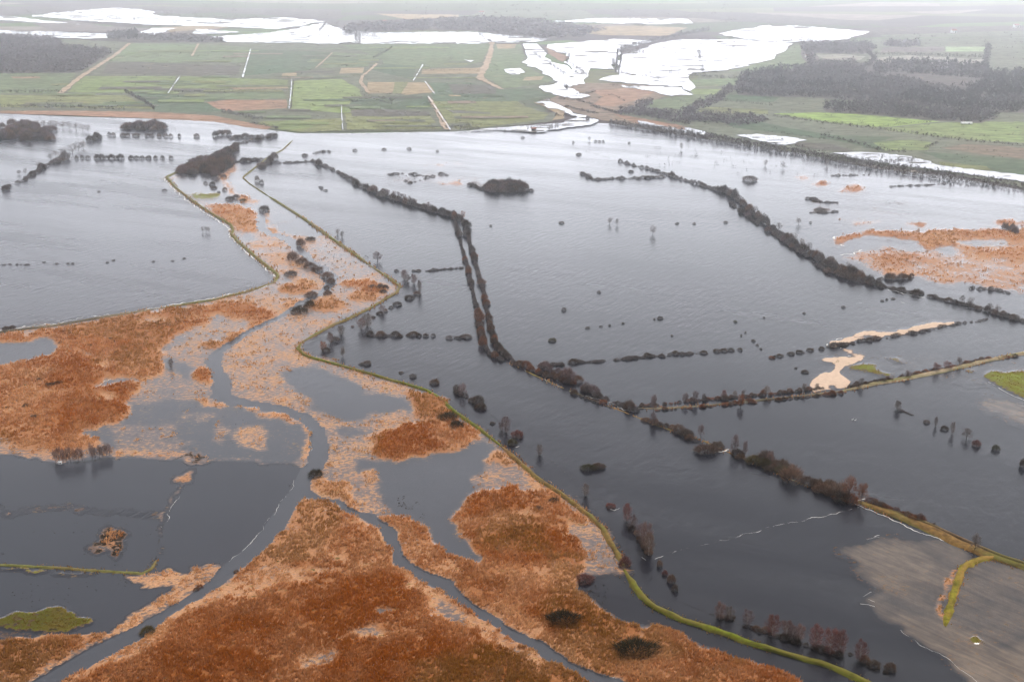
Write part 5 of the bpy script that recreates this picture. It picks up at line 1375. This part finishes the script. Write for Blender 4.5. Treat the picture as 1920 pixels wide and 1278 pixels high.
for x, y in ((127, 495), (136, 495), (201, 493), (212, 489), (287, 491), (323, 490), (345, 485), (185, 360), (82, 492), (106, 495)):
    bush(x, y, 6, 3, 'dark', 'tiny dark bush just breaking the surface of the western lake', 'tiny bushes scattered on the western lake')
for x, w in ((380, 6), (387, 8), (392, 5)): tree('round', x, 435, w, 11, 'grey', 'small grey tree in the trio alone on the western lake', 'trio alone on the western lake', far=True)
bush(10, 618, 14, 8, 'dark', 'dark bush on the white shore of the western lake')
bush(22, 617, 11, 9, 'dark', 'second dark bush on the white western shore, nearer the dike')
bush(308, 358, 9, 4, 'grey', 'small grey bush outside the tip of the green dike')
# along the old river
for x, y, w, h, c, l in ((495, 396, 18, 13, 'dark', 'big dark bush in the side water above the orange spit'), (442, 372, 13, 9, 'dark', 'dark bush in the middle of the narrow orange strip'), (430, 375, 15, 9, 'grey', 'grey bush next to the narrow orange strip'), (455, 378, 12, 7, 'olive', 'olive bush at the lower end of the narrow orange strip'), (397, 347, 11, 8, 'dark', 'dark bush above the green tongue'), (400, 354, 12, 6, 'dark', 'dark flat bush between two others above the green tongue'), (410, 362, 6, 5, 'dark', 'little dark bush nearest the green tongue'), (385, 345, 8, 6, 'grey', 'pale grey bush at the end of the fence line'), (419, 333, 10, 8, 'grey', 'grey bush at the bottom of the large river bend wood'), (421, 357, 9, 7, 'brown', 'brown bush on the narrow orange strip'), (482, 340, 9, 13, 'grey', 'grey tall bush of a pair beside the bent dike'), (490, 344, 8, 9, 'grey', 'grey lower bush of a pair beside the bent dike'),
        (582, 451, 17, 8, 'dark', 'dark flat bush where the old river bends east'), (563, 461, 16, 17, 'brown', 'round brown bush where the old river narrows'), (548, 487, 20, 19, 'brown', 'large brown bush starting the river bush row'), (565, 495, 22, 15, 'brown', 'second bush of the river bush row'), (580, 502, 20, 14, 'brown', 'third bush of the river bush row'), (594, 509, 20, 13, 'brown', 'fourth and last bush of the joined river bush row'), (613, 522, 20, 15, 'brown', 'brown bush on the tip between two river arms'), (621, 531, 14, 12, 'brown', 'smaller brown bush on the tip between two river arms'), (545, 517, 22, 11, 'grey', 'grey spreading bush in the pool west of the river'), (612, 541, 11, 7, 'dark', 'small dark bush on the inside of the river bend'), (614, 553, 15, 11, 'brown', 'round brown bush on the outer bank of the river bend'), (583, 557, 23, 13, 'brown', 'brown bush on the inner bank below the river bend'), (580, 576, 19, 16, 'black', 'dark round bush on the river bank above the largest one'), (560, 588, 30, 18, 'black', 'largest dark bush on the river bank'), (698, 541, 15, 9, 'grey', 'grey bush on the rust patch near the pointed dike'), (713, 542, 14, 12, 'dark', 'dark bush of the cluster near the pointed dike'), (722, 541, 12, 9, 'dark', 'darker small bush of the cluster near the pointed dike'), (718, 549, 13, 8, 'dark', 'lowest dark bush of the cluster near the pointed dike'),
        (591, 895, 25, 19, 'black', 'round dark bush at the fork of the two channels'), (840, 789, 33, 20, 'black', 'large dark bush on the rust patch beside the dike'), (856, 803, 25, 18, 'black', 'dark bush joined to the large one beside the dike'),
        (1040, 943, 21, 9, 'dark', 'low dark bush in the reeds near the straw coloured dike'), (1010, 958, 17, 12, 'brown', 'brown bush in the reeds below the low dark one'), (1097, 1092, 31, 18, 'red', 'dark red bush at the corner of the big reed bed'), (443, 1074, 10, 8, 'brown', 'brown little bush leaning over the lower river'), (374, 1102, 12, 7, 'rust', 'rust clump on the lower river bank'), (367, 1107, 11, 7, 'brown', 'brown clump beside the rust clump on the lower river bank'), (275, 1189, 27, 12, 'olive', 'scrubby olive bush on the lower river bank')):
    bush(x, y, w, h, c, l, parts=w > 13)
bush(1057, 1172, 64, 32, 'black', 'wide dark olive bush in the reeds, upper of the two large ones', parts=True, depth_k=.62)
bush(1193, 1231, 78, 38, 'black', 'widest dark olive bush in the reeds, lower of the two large ones', parts=True, depth_k=.62)
for x, y, w in ((207, 637, 10), (217, 664, 13), (73, 715, 15), (92, 725, 17), (107, 722, 17), (47, 764, 15), (12, 767, 12), (168, 650, 11), (63, 785, 16), (113, 645, 10), (213, 642, 6)):
    bush(x, y, w, 6, 'dark', 'low dark bush scattered in the wide rust reed bed', 'low dark bushes of the rust reed bed')
for x, y, h in ((104, 866, 24), (112, 868, 32), (119, 868, 28), (126, 867, 26), (133, 867, 30), (141, 866, 26), (148, 865, 27), (155, 864, 25), (173, 862, 33), (179, 861, 24), (187, 858, 25), (193, 857, 23), (200, 855, 25), (206, 854, 22)):
    tree('round', x, y, 10, h, 'mauve', 'slender bare tree in the group on the edge of the rust reed bed', 'slender trees on the edge of the rust reed bed')
# scattered singles
for x, y, w, h, l in ((1143, 420, 9, 13, 'grey tree, first of the pair in the middle of the lake'), (1157, 422, 8, 13, 'grey tree, second of the pair in the middle of the lake'), (1224, 439, 11, 17, 'dark grey tree alone in the middle of the lake'), (1277, 281, 7, 14, 'grey tree alone near the far shore of the lake'), (1105, 264, 6, 8, 'little dark tree with a fence line near the far shore'), (1435, 311, 9, 12, 'grey tree, first of two in the eastern lake'), (1468, 316, 9, 13, 'grey tree, second of two in the eastern lake'), (1550, 312, 8, 12, 'grey tree near the scrub belt of the eastern lake'), (1497, 420, 10, 13, 'forked grey tree beside the winding hedgerow')):
    tree('round', x, y, w, h, 'grey', l, far=True)
for x, y, w, h, c, l in ((1057, 582, 9, 8, 'grey', 'grey bush alone in the lake east of the double row'), (1123, 549, 7, 5, 'dark', 'little dark bush alone in the middle of the lake'), (1036, 640, 14, 8, 'olive', 'olive bush on a scrap of straw in the lake'), (1407, 340, 25, 7, 'dark', 'flat dark bush island in the upper lake'), (1582, 577, 8, 5, 'dark', 'dark bush with a wave trail behind it'), (1183, 323, 10, 5, 'dark', 'dark bush inside the half open bush rectangle'), (1238, 598, 11, 6, 'dark', 'flat dark bush of the pair east of the double row'), (1379, 604, 7, 5, 'olive', 'olive bush at the upper end of the dotted line'), (1413, 640, 8, 5, 'dark', 'dark bush in the dotted line above the cross hedge'), (1510, 699, 13, 6, 'dark', 'dark bush in the water before the sand spit'), (1447, 672, 10, 6, 'rust', 'rust pile of driftwood bush at the gap in the cross hedge'), (1361, 418, 8, 5, 'dark', 'small dark bush near the winding hedgerow'), (1053, 419, 10, 3, 'dark', 'flat dark bush alone in the middle of the lake'), (768, 344, 9, 3, 'dark', 'flat bush between the islets')):
    bush(x, y, w, h, c, l)
for x, y, w in ((665, 283, 9), (720, 281, 9), (767, 280, 9), (820, 284, 6), (1117, 266, 6), (1124, 266, 6), (1131, 266, 5), (1520, 418, 5), (1302, 420, 6), (1655, 565, 7), (1663, 562, 5), (1675, 561, 8), (1508, 588, 6), (1227, 599, 4), (1168, 607, 6), (1143, 611, 5), (1127, 613, 7), (1102, 616, 9), (1420, 648, 6), (1427, 655, 5), (1398, 624, 4), (1492, 691, 6), (1260, 630, 5), (1433, 597, 4), (1085, 291, 10), (920, 424, 5), (753, 366, 4), (601, 352, 8), (610, 358, 8), (1390, 630, 4), (1270, 420, 7), (603, 355, 6), (980, 259, 7), (1075, 268, 4), (1180, 269, 5)):
    bush(x, y, w, 4, 'dark', 'tiny dark bush scattered alone on the big lake', 'tiny bushes scattered on the big lake')
row("1515,373 1530,377 1545,381", 5, (9, 9), (4, 4), ('dark',), 'low dark bush in the upper flat islet of the eastern lake', 'bushes of the upper flat islet', gap=0)
row("1546,380 1570,381", 4, (7, 7), (4, 4), ('dark',), 'low dark bush in the upper flat islet of the eastern lake', 'bushes of the upper flat islet', gap=0)
row("1519,399 1545,399 1570,398", 8, (9, 8), (4, 4), ('dark',), 'low dark bush in the lower flat islet of the eastern lake', 'bushes of the lower flat islet', gap=0)
row("1672,350 1678,350 1705,349 1740,347 1772,345", 12, (6, 6), (3, 3), ('dark',), 'low dark bush in the thin line before the eastern scrub belt', 'thin line before the eastern scrub belt', gap=.25)
row("1557,330 1600,329 1632,328", 10, (6, 6), (3.5, 4), ('dark', 'grey'), 'low dark bush in the thin line at the foot of the eastern scrub belt', 'thin line at the foot of the eastern scrub belt', gap=.2)
row("726,328 760,326 800,331", 9, (7, 7), (3, 3), ('dark',), 'flat dark bush on the drowned meadow islets', 'bushes on the drowned meadow islets', gap=.2)
row("756,340 775,342 830,327 842,330", 6, (7, 9), (3, 4), ('dark',), 'flat dark bush on the drowned meadow islets', 'bushes on the drowned meadow islets', gap=.2)
row("880,345 890,350 905,358", 7, (9, 9), (5, 5), ('dark',), 'flat dark bush beside the island grove', 'bushes beside the island grove', gap=0)
row("990,358 998,360", 2, (8, 7), (5, 4), ('dark',), 'flat dark bush beside the island grove', 'bushes beside the island grove', gap=0)
row("1880,428 1895,434 1912,440", 8, (9, 9), (16, 16), ('mauve', 'grey'), 'bare sapling in the small grove at the eastern reed bed', 'small grove at the eastern reed bed', 'alder_bush', gap=0)
row("1640,531 1655,522 1690,525 1705,522 1712,518", 7, (11, 11), (9, 9), ('dark', 'brown'), 'dark bush on the near edge of the eastern reed bed', 'bushes on the edge of the eastern reed bed', gap=0)
row("1820,542 1840,542 1870,545 1893,550", 8, (8, 8), (6, 6), ('dark', 'grey'), 'dark bush on the near edge of the eastern reed bed', 'bushes on the edge of the eastern reed bed', gap=.1)
# of the many hedge bushes the 300 largest stand by themselves, the rest make one mass
PENDING.sort(key=lambda a: -a[2] * a[3])
for a in PENDING[:300]: bush(*a, cat='bush')
def rest_of_hedges(specs):
    vs, ts = [], []
    src = []
    for me in BUSH_F:
        co = np.empty(len(me.vertices) * 3, np.float32); me.vertices.foreach_get('co', co)
        tn = np.empty(len(me.vertices), np.float32); me.attributes['tone'].data.foreach_get('value', tn)
        src.append((co.reshape(-1, 3), tn))
    for x, y, w, h, c, *_ in specs:
        p = P(x, y); m = m_per_px(p); R_ = math.hypot(p[1], CAM_H); W_ = w * m
        H_ = max((h * m - .45 * W_ * CAM_H / R_) / (p[1] / R_), W_ * .42)
        co, tn = random.choice(src); a = random.random() * 6.28; ca, sa = math.cos(a), math.sin(a)
        q = np.stack([(co[:, 0] * ca - co[:, 1] * sa) * W_, (co[:, 0] * sa + co[:, 1] * ca) * W_, co[:, 2] * H_], -1)
        vs.append(q + np.array([p[0], p[1] + W_ * .25, -.1])); ts.append(tn * PAL[c][0] / .12 * random.uniform(.85, 1.15))
    V = np.concatenate(vs)
    o = link('hedge_scrub', mesh_np('hedge_scrub', V, np.arange(len(V)).reshape(-1, 3), {'tone': np.concatenate(ts)}), M_TWIG)
    o.color = (.125, .102, .092, 1)
    tag(o, 'small bushes of the farther hedgerows too fine to tell apart', 'hedge scrub', None, 'stuff')
rest_of_hedges(PENDING[300:])
# scrub belt along the eastern shore: one continuous mass of shrubs
def scrub(lines, label, name='scrub'):
    vs, ts = [], []
    for pts, wpx, hpx, dens in lines:
        w = W(pts)
        for p in resample([q[:2] for q in w], 1.7):
            if random.random() > dens: continue
            m = (p[1] * CP + CAM_H * SP) / F_PX
            h = m * hpx * random.uniform(.5, 1.2); r = m * wpx * random.uniform(.4, .8)
            v, z = clump_tris(14, r, h)
            vs.append(v + np.array([p[0] + random.gauss(0, .5) * r, p[1] + random.gauss(0, .9) * r, .1])); ts.append(np.full((14, 3), random.uniform(.15, .75)))
    V = np.concatenate(vs).reshape(-1, 3); V[:, 2] = np.maximum(V[:, 2], .03)
    o = link(name, mesh_np(name, V, np.arange(len(V)).reshape(-1, 3), {'tone': np.concatenate(ts).reshape(-1)}), M_TWIG)
    o.color = (.085, .072, .062, 1)
    return tag(o, label, 'scrub', None, 'stuff')
scrub([("1143,233 1200,242 1280,256 1330,264 1380,272 1430,281 1513,294 1580,308 1647,319 1713,330 1780,339 1847,347 1935,360", 5, 9, 1.0),
       ("1143,231 1200,239 1280,252 1330,260 1380,268 1430,277 1513,290 1580,304 1647,315 1713,326 1780,335 1847,343 1935,355", 5, 8, 1.0),
       ("1200,236 1280,248 1330,255 1380,264 1430,273 1513,286 1580,299 1647,309 1713,320", 5, 7, .9),
       ("1560,296 1647,311 1713,317 1780,326 1850,336 1935,351", 5, 7, .8), ("1430,270 1500,276 1560,290 1647,303 1713,313 1780,322", 4, 5, .5), ("1660,303 1700,302 1715,300", 4, 6, 1.0)],
      'grey brown belt of scrub along the drowned eastern shore')
scrub([("1010,190 1030,187", 3, 4, .8), ("1060,200 1090,208 1120,214", 5, 4, .7), ("1050,186 1085,190 1110,196", 4, 4, .6), ("1075,176 1100,176 1115,172", 4, 4, .6), ("1060,163 1065,166", 4, 6, 1), ("1110,200 1130,205 1160,214", 5, 5, .8),
       ("1120,185 1150,178 1170,190", 3, 3, .4), ("1140,160 1200,166 1260,172", 2, 3, .5), ("1040,217 1080,222", 5, 5, .8), ("1028,241 1045,238", 4, 5, 1), ("1095,228 1110,224", 4, 5, 1), ("1200,235 1260,243 1290,248", 3, 4, .7), ("1440,248 1500,256 1545,262", 3, 4, .5)],
      'dark scrub dotted over the brown marsh by the winding channel')

# ------------------------------------------------------------------ foam, wash lines and tussocks
def foam(lines):
    m = MB()
    for pts, wm, dens in lines:
        r = resample([q[:2] for q in W(pts)], .55)
        prev = None
        xy = np.array(r); a1 = fbm(xy[:, 0], xy[:, 1], 11, 5, 3); a2 = fbm(xy[:, 0], xy[:, 1], 3, 6, 3); a3 = fbm(xy[:, 0], xy[:, 1], 5, 8, 3)
        for i, p in enumerate(r):
            d = r[min(i + 1, len(r) - 1)] - r[max(i - 1, 0)]; d = d / (np.linalg.norm(d) + 1e-9)
            lw = (dens + .02 - .6 * a1[i] - .4 * a2[i]) * 1.5 * wm * (.45 + p[1] / 900)
            if lw <= .02: prev = None; continue
            lw = min(lw, 1.1 * wm); off = (a3[i] - .5) * 5 * wm
            L = (p[0] - d[1] * (off + lw / 2), p[1] + d[0] * (off + lw / 2), .1); R = (p[0] - d[1] * (off - lw / 2), p[1] + d[0] * (off - lw / 2), .1)
            if prev: m.add([prev[0], prev[1], R, L], [(0, 1, 2, 3)])
            prev = (L, R)
    return tag(m.build('foam', M_FOAM), kind='stuff', label='white foam and wash lines along the drowned banks', cat='foam')
foam([("308,334 326,355 356,380 392,405 428,426 430,440 444,456 476,486 506,509 520,519 509,532 467,549", 1.0, .75), ("467,544 397,561 300,576 240,586 170,593 100,606 0,619", 1.6, .72), ("190,590 150,598 60,611 0,618", 2.6, .6),
      ("575,866 563,882 547,914 517,956 490,996 450,1036 413,1064", .6, .57), ("348,903 333,932 318,962 304,990", .7, .55), ("576,798 583,820 583,845", .6, .5),
      ("560,643 552,655 568,668", .5, .4), ("503,366 560,402 640,457 690,494 728,518", .5, .45),
      ("1187,773 1160,763 1127,750 1080,735 1040,720 1000,702 975,690", .9, .55), ("1207,786 1240,799 1280,815", .8, .5), ("1340,846 1358,848 1366,842", 1.0, .8), ("1470,893 1500,906 1512,909", .8, .6), ("1560,921 1580,930", .8, .7),
      ("1603,946 1617,949 1640,959 1663,971 1713,993 1780,1017 1840,1041", .9, .7), ("1605,941 1625,936", .9, .8), ("1612,951 1580,960 1540,968 1500,976 1460,985 1420,996 1380,1006 1330,1019 1260,1036", .7, .56),
      ("1552,648 1560,638 1597,633 1640,623 1680,625 1713,617 1747,607 1785,606", .8, .85), ("1518,733 1529,717 1527,710 1537,702 1560,697 1577,687 1560,678 1543,677 1549,671 1577,669 1605,668 1593,660 1575,652", .8, .85),
      ("1843,707 1867,724 1897,740 1930,756", .9, .6), ("1647,1005 1607,1018 1590,1035 1588,1046 1620,1062", .5, .52), ("1603,1071 1617,1086 1643,1106 1613,1119 1640,1128", .5, .52), ("1613,1132 1640,1138", .35, .8),
      ("1687,1181 1727,1211 1773,1231 1800,1255 1830,1276 1850,1300", .5, .52), ("1640,1006 1650,1004", .35, .9), ("1563,444 1572,457 1583,461", 1.4, .8), ("1575,478 1600,476 1612,468", 1.4, .8), ("1610,490 1650,506 1680,525", 1.2, .45),
      ("1430,416 1450,430", 1.6, .6), ("1518,488 1530,494", 1.6, .6), ("1640,537 1690,549 1735,557", 1.5, .5), ("1890,592 1910,602 1930,606", 1.5, .7), ("1600,565 1640,574", .8, .4), ("1675,563 1705,570", .8, .4),
      ("1143,955 1152,958 1162,953", .35, .9), ("1203,1044 1213,1049", .35, .9), ("1228,1048 1245,1043", .35, .9), ("973,836 966,838", .35, .9), ("760,340 800,330 850,330 905,338", 2.0, .35), ("560,252 640,252 760,250 853,248 920,244", 3.0, .5), ("300,664 330,640 370,612", 2.0, .5), ("180,728 190,718 210,710", 1.0, .8)])

def tussocks(spots, lines=()):
    m = MB()
    for pts, dens, k in lines:
        q = S(pts)
        for (ax, ay), (bx, by) in zip(q, q[1:]):
            for _ in range(int(math.dist((ax, ay), (bx, by)) * dens)):
                f = random.random(); p = P(ax + (bx - ax) * f + random.gauss(0, .5), ay + (by - ay) * f + random.gauss(0, .5)); r = m_per_px(p) * random.uniform(.4, 1.2) * k
                m.add([(p[0] + r * math.cos(i * 1.047) * random.uniform(.9, 2.2), p[1] + r * math.sin(i * 1.047) * random.uniform(.7, 1.3), .04) for i in range(6)] + [(p[0], p[1], r * .5)], [(i, (i + 1) % 6, 6) for i in range(6)], random.random() * .8)
    for x0, y0, x1, y1, n in spots:
        for _ in range(n):
            x, y = random.uniform(x0, x1), random.uniform(y0, y1); p = P(x, y)
            r = m_per_px(p) * random.uniform(.6, 1.9); e = random.uniform(.5, 1)
            vs = [(p[0] + r * math.cos(i * 1.047) * random.uniform(.7, 1.3), p[1] + r * e * math.sin(i * 1.047) * random.uniform(.7, 1.3), .03) for i in range(6)]
            vs += [(p[0] + random.uniform(-.2, .2) * r, p[1], r * random.uniform(.3, .7))]
            m.add(vs, [(i, (i + 1) % 6, 6) for i in range(6)], random.random() * .5)
    o = m.build('tussocks', M_TWIG); o.color = (.04, .034, .026, 1)
    return tag(o, 'dark sedge tussocks just breaking the surface of the shallow water', 'sedge tussocks', kind='stuff')
tussocks([(743, 930, 760, 950, 28), (760, 947, 775, 955, 14), (785, 962, 798, 972, 8), (780, 940, 788, 946, 5), (1110, 1095, 1140, 1145, 45), (1150, 1015, 1182, 1045, 30), (1090, 1105, 1120, 1125, 12), (1080, 1000, 1140, 1060, 30),
          (20, 1090, 130, 1130, 30), (60, 960, 240, 1000, 40), (160, 1050, 240, 1110, 26), (280, 1045, 295, 1060, 18), (225, 1085, 250, 1100, 10), (60, 1100, 60, 1160, 4), (600, 470, 640, 500, 40), (640, 475, 690, 505, 25), (735, 326, 800, 342, 30), (1660, 376, 1700, 384, 14), (1250, 640, 1290, 700, 3), (1500, 575, 1690, 640, 6), (270, 970, 310, 1010, 14), (180, 760, 480, 860, 30), (300, 660, 390, 740, 14), (155, 1005, 235, 1040, 60)],
         [("0,948 60,951 200,958 315,970", .35, .8), ("331,935 313,968 300,1000 293,1045", .5, .8), ("690,684 707,688 740,696 770,706 815,720", .3, .8), ("820,722 850,735", .2, .7), ("912,770 930,785 945,797", .5, .8), ("985,836 1012,850 1040,868 1070,895 1098,925 1140,945", .22, .8),
          ("1250,1036 1330,1019 1420,996 1500,976 1612,951", .25, .7), ("1280,1130 1330,1150 1395,1172", .3, .8), ("1000,261 1060,272 1157,300", .4, .7), ("1700,776 1738,790 1790,812 1868,842 1895,850", .22, .7), ("743,508 800,508 868,503", .3, .7), ("318,340 385,343", .5, .7), ("550,443 600,450 640,462", .3, .7),
          ("0,497 55,497 140,494 290,491 350,487", .12, .8), ("480,270 560,284 640,285", .2, .8), ("1440,310 1500,316 1560,312 1640,316", .25, .7), ("840,640 903,632", .2, .7), ("205,855 300,858 467,866 553,869", .3, .7), ("325,862 350,852 384,857 360,866", 1.5, 1.3), ("100,868 160,866 207,858", .6, .9), ("1360,415 1415,418", .3, .7), ("1250,655 1300,700 1360,740", .05, .7)])

# ------------------------------------------------------------------ buildings and birds
def shed(x, y, wpx, dpt, hm, label, wall=M_WALL, roof=M_ROOF, name='farm_shed', rz=0.0, cat='shed'):
    p = P(x, y, 1.0); L = wpx * m_per_px(p)
    o = bpy.data.objects.new(name, None); COL.objects.link(o); o.location = p; o.rotation_euler.z = rz
    b = MB(); b.box((0, 0, hm / 2 - .2), (L, dpt, hm + .4)); 
    b.add([(-L / 2, -dpt / 2, hm), (-L / 2, dpt / 2, hm), (-L / 2, 0, hm + dpt * .28)], [(0, 2, 1)]); b.add([(L / 2, -dpt / 2, hm), (L / 2, dpt / 2, hm), (L / 2, 0, hm + dpt * .28)], [(0, 1, 2)])
    b.build('wall', wall, o)
    r = MB(); e = .25
    for s in (-1, 1):
        r.add([(-L / 2 - e, s * (dpt / 2 + e), hm - .1), (L / 2 + e, s * (dpt / 2 + e), hm - .1), (L / 2 + e, 0, hm + dpt * .28 + .1), (-L / 2 - e, 0, hm + dpt * .28 + .1)], [(0, 1, 2, 3) if s < 0 else (3, 2, 1, 0)])
    r.build('roof', roof, o)
    d = MB(); d.box((L * .2, -dpt / 2 - .04, hm * .4), (min(1.2 + L * .05, L * .35), .06, hm * .8)); d.build('door', M_BARK, o)
    w_ = MB(); w_.box((-L * .2, -dpt / 2 - .04, hm * .6), (min(1.4, L * .25), .06, hm * .3)); w_.build('window', M_GLASS, o)
    return tag(o, label, cat)
shed(1812, 232, 20, 4, 1.3, 'long low white shed at the edge of the long dark wood', roof=M_WALL)
shed(1776, 130, 22, 8, 2.2, 'white farm shed in the clearing of the far dark wood', roof=M_WALL)
shed(113, 868, 5, 1.0, .8, 'tiny white hut under the slender bare trees', name='hut', cat='hut', roof=M_WALL)
shed(1001, 244, 9, 5, 2.2, 'small brown pump house on the orange islet at the far shore', wall=M_BARK, roof=M_ROOF_RED, name='pump_house', cat='pump house')
shed(1512, 107, 4, 6, 3, 'pale little house at the end of the mauve wood', name='house', cat='house', roof=M_ROOF_RED)
for x, y, l in ((1788, 62, 'pale farmhouse in the haze above the mint green field'), (1905, 52, 'pale farmhouse on the hazy eastern ridge'), (722, 44, 'pale farmhouse beside the far hazy wood'), (903, 27, 'pale farmhouse in the haze of the farthest village')):
    shed(x, y, 9, 12, 6, l, name='house', cat='house', roof=M_ROOF_RED)

def swan(x, y, rz, label):
    p = P(x, y); o = bpy.data.objects.new('swan', None); COL.objects.link(o); o.location = p; o.rotation_euler.z = rz
    m = MB()
    m.tube([(-.62, 0, .22), (-.45, 0, .20), (-.15, 0, .18), (.2, 0, .18), (.42, 0, .26), (.55, 0, .42), (.54, 0, .60), (.50, 0, .76), (.56, 0, .86), (.66, 0, .84)], [.03, .13, .24, .24, .14, .065, .05, .05, .065, .04], 8)
    m.build('body', M_FEATHER, o)
    b = MB(); b.tube([(.65, 0, .84), (.76, 0, .80)], [.03, .008], 6); b.build('beak', M_BEAK, o)
    return tag(o, label, 'swan')
swan(1598, 787, .3, 'white swan on the dark water, first of the pair')
swan(1603.5, 788, .5, 'white swan on the dark water, second of the pair')# ------------------------------------------------------------------ haze over the whole valley
hz = MB(); hz.box((0, 6200, 124.0), (27000, 15000, 252.0))
t = NT('haze'); pv = t.new('ShaderNodeVolumePrincipled')
pv.inputs['Color'].default_value = (.96, .97, 1.0, 1); pv.inputs['Density'].default_value = HAZE_DENSITY
pv.inputs['Anisotropy'].default_value = .88
t.l.new(pv.outputs[0], t.out.inputs['Volume'])
tag(hz.build('haze', t.m), 'pale winter haze filling the air over the flooded valley', 'haze', kind='stuff')
